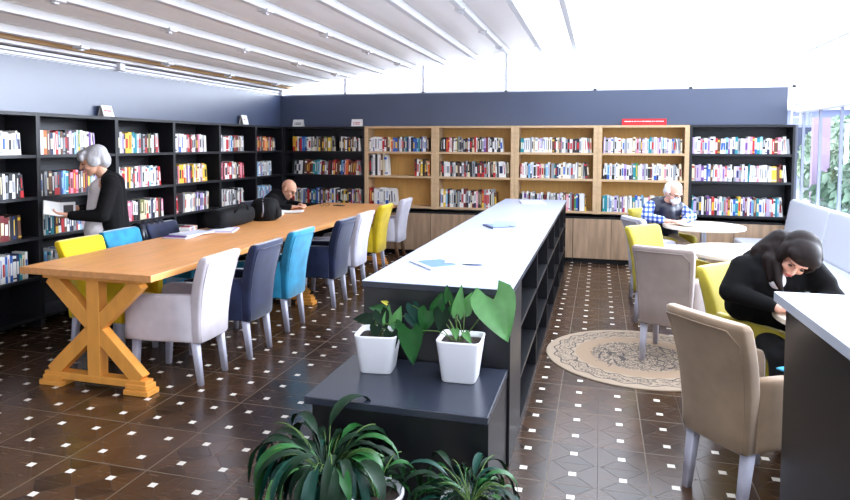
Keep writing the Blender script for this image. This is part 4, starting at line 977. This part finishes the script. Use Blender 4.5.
t = thing('potted_plant', 'plant with one large pale green leaf in a white square pot by the aisle', 'plant', (-.625, 3.01, .5004), .03)
pot(t, .107, .082, .20)
f = B(); s_ = B()
for a in ((413, 335, -.05, .08, -1, .17, .12, 1), (411, 314, .02, .25, -.9, .09, .065, 4), (428, 318, .0, -.2, -.9, .12, .09, 1), (443, 316, -.02, -.1, -1, .11, .08, 0), (436, 318, .03, .25, .9, .10, .075, 1), (447, 308, .04, -.1, .9, .08, .05, 1), (459, 316, -.03, .12, .95, .14, .06, 2), (465, 314, -.02, .35, .9, .10, .07, 2), (458, 330, -.07, .1, -.9, .05, .04, 2), (468, 332, -.08, .5, -.8, .06, .035, 2), (453, 318, .0, .1, .9, .07, .05, 1)):
    PL(f, s_, 461, 343, a[0], a[1], a[2], a[3], a[4], a[5], a[6], a[7], zc=.19)
heart(f, ((494-461)*K, -.05, .19+(343-300)*K), (.34, -.25, -.85), (-.1, -.9, .45), .20, .205, LG[2], .12, .38); s_.tube([(0, 0, .17), (.07, -.01, .27), ((494-461)*K, -.05, .19+(343-300)*K)], .003, M_STEM, 6)
f.build('foliage', None, t); s_.build('stem', None, t)
# three floor plants in front of the low counter
def floor_plant(label, x, y, h, wt, n, Lr, Wr, rise, seed, az=(0, 2*PI), droop=1.0):
    rs = random.Random(seed); t = thing('potted_plant', label, 'plant', (x, y, 0)); 
    B().loft([[(q*math.cos(2*PI*k/32), q*math.sin(2*PI*k/32), z) for k in range(32)] for q, z in ((wt*.72, 0), (wt*.76, .01), (wt*.97, h-.015), (wt*1.03, h-.012), (wt*1.03, h), (wt*.93, h), (wt*.85, h-.04), (wt*.7, .03))], M_POT).build('pot', None, t)
    B().cyl(0, 0, h-.05, h-.025, wt*.86, wt*.86, M_SOIL).build('soil', None, t)
    f = B(); s_ = B()
    for i in range(n):
        a = rs.uniform(*az); r0 = rs.uniform(0, wt*.5)
        L_ = rs.uniform(*Lr)
        lance(f, (r0*math.cos(a), r0*math.sin(a), h-.03), a, L_, rs.uniform(*Wr), rs.uniform(*rise), LG[rs.choice((0, 0, 0, 0, 4, 4, 1, 1 if rs.random() < .6 else 2))], droop*rs.uniform(.55, 1.35))
    for i in range(n//6):
        a = rs.uniform(*az); L_ = rs.uniform(*Lr)*.7
        s_.tube([(q*.7*L_*math.cos(a), q*.7*L_*math.sin(a), h-.03+L_*(1.5*q-.9*q*q)) for q in (0, .15, .3, .45, .6, .75, .9, 1)], .0022, M_STEM, 6)
    f.build('foliage', None, t); s_.build('stem', None, t)
floor_plant('tall drooping dark green plant in a white pot, leftmost on the floor', -1.03, 2.36, .27, .10, 110, (.30, .54), (.03, .055), (1.3, 1.7), 11, droop=2.1)
floor_plant('small drooping plant in a white round pot, middle of the three floor pots', -.805, 2.29, .295, .108, 20, (.16, .34), (.03, .05), (.9, 1.6), 12, az=(.3, 3.4), droop=1.6)
floor_plant('bushy narrow-leaved plant in a white round pot nearest the aisle on the floor', -.445, 2.33, .29, .108, 100, (.14, .36), (.016, .034), (.7, 1.6), 13, az=(-.6, 3.7), droop=1.6)
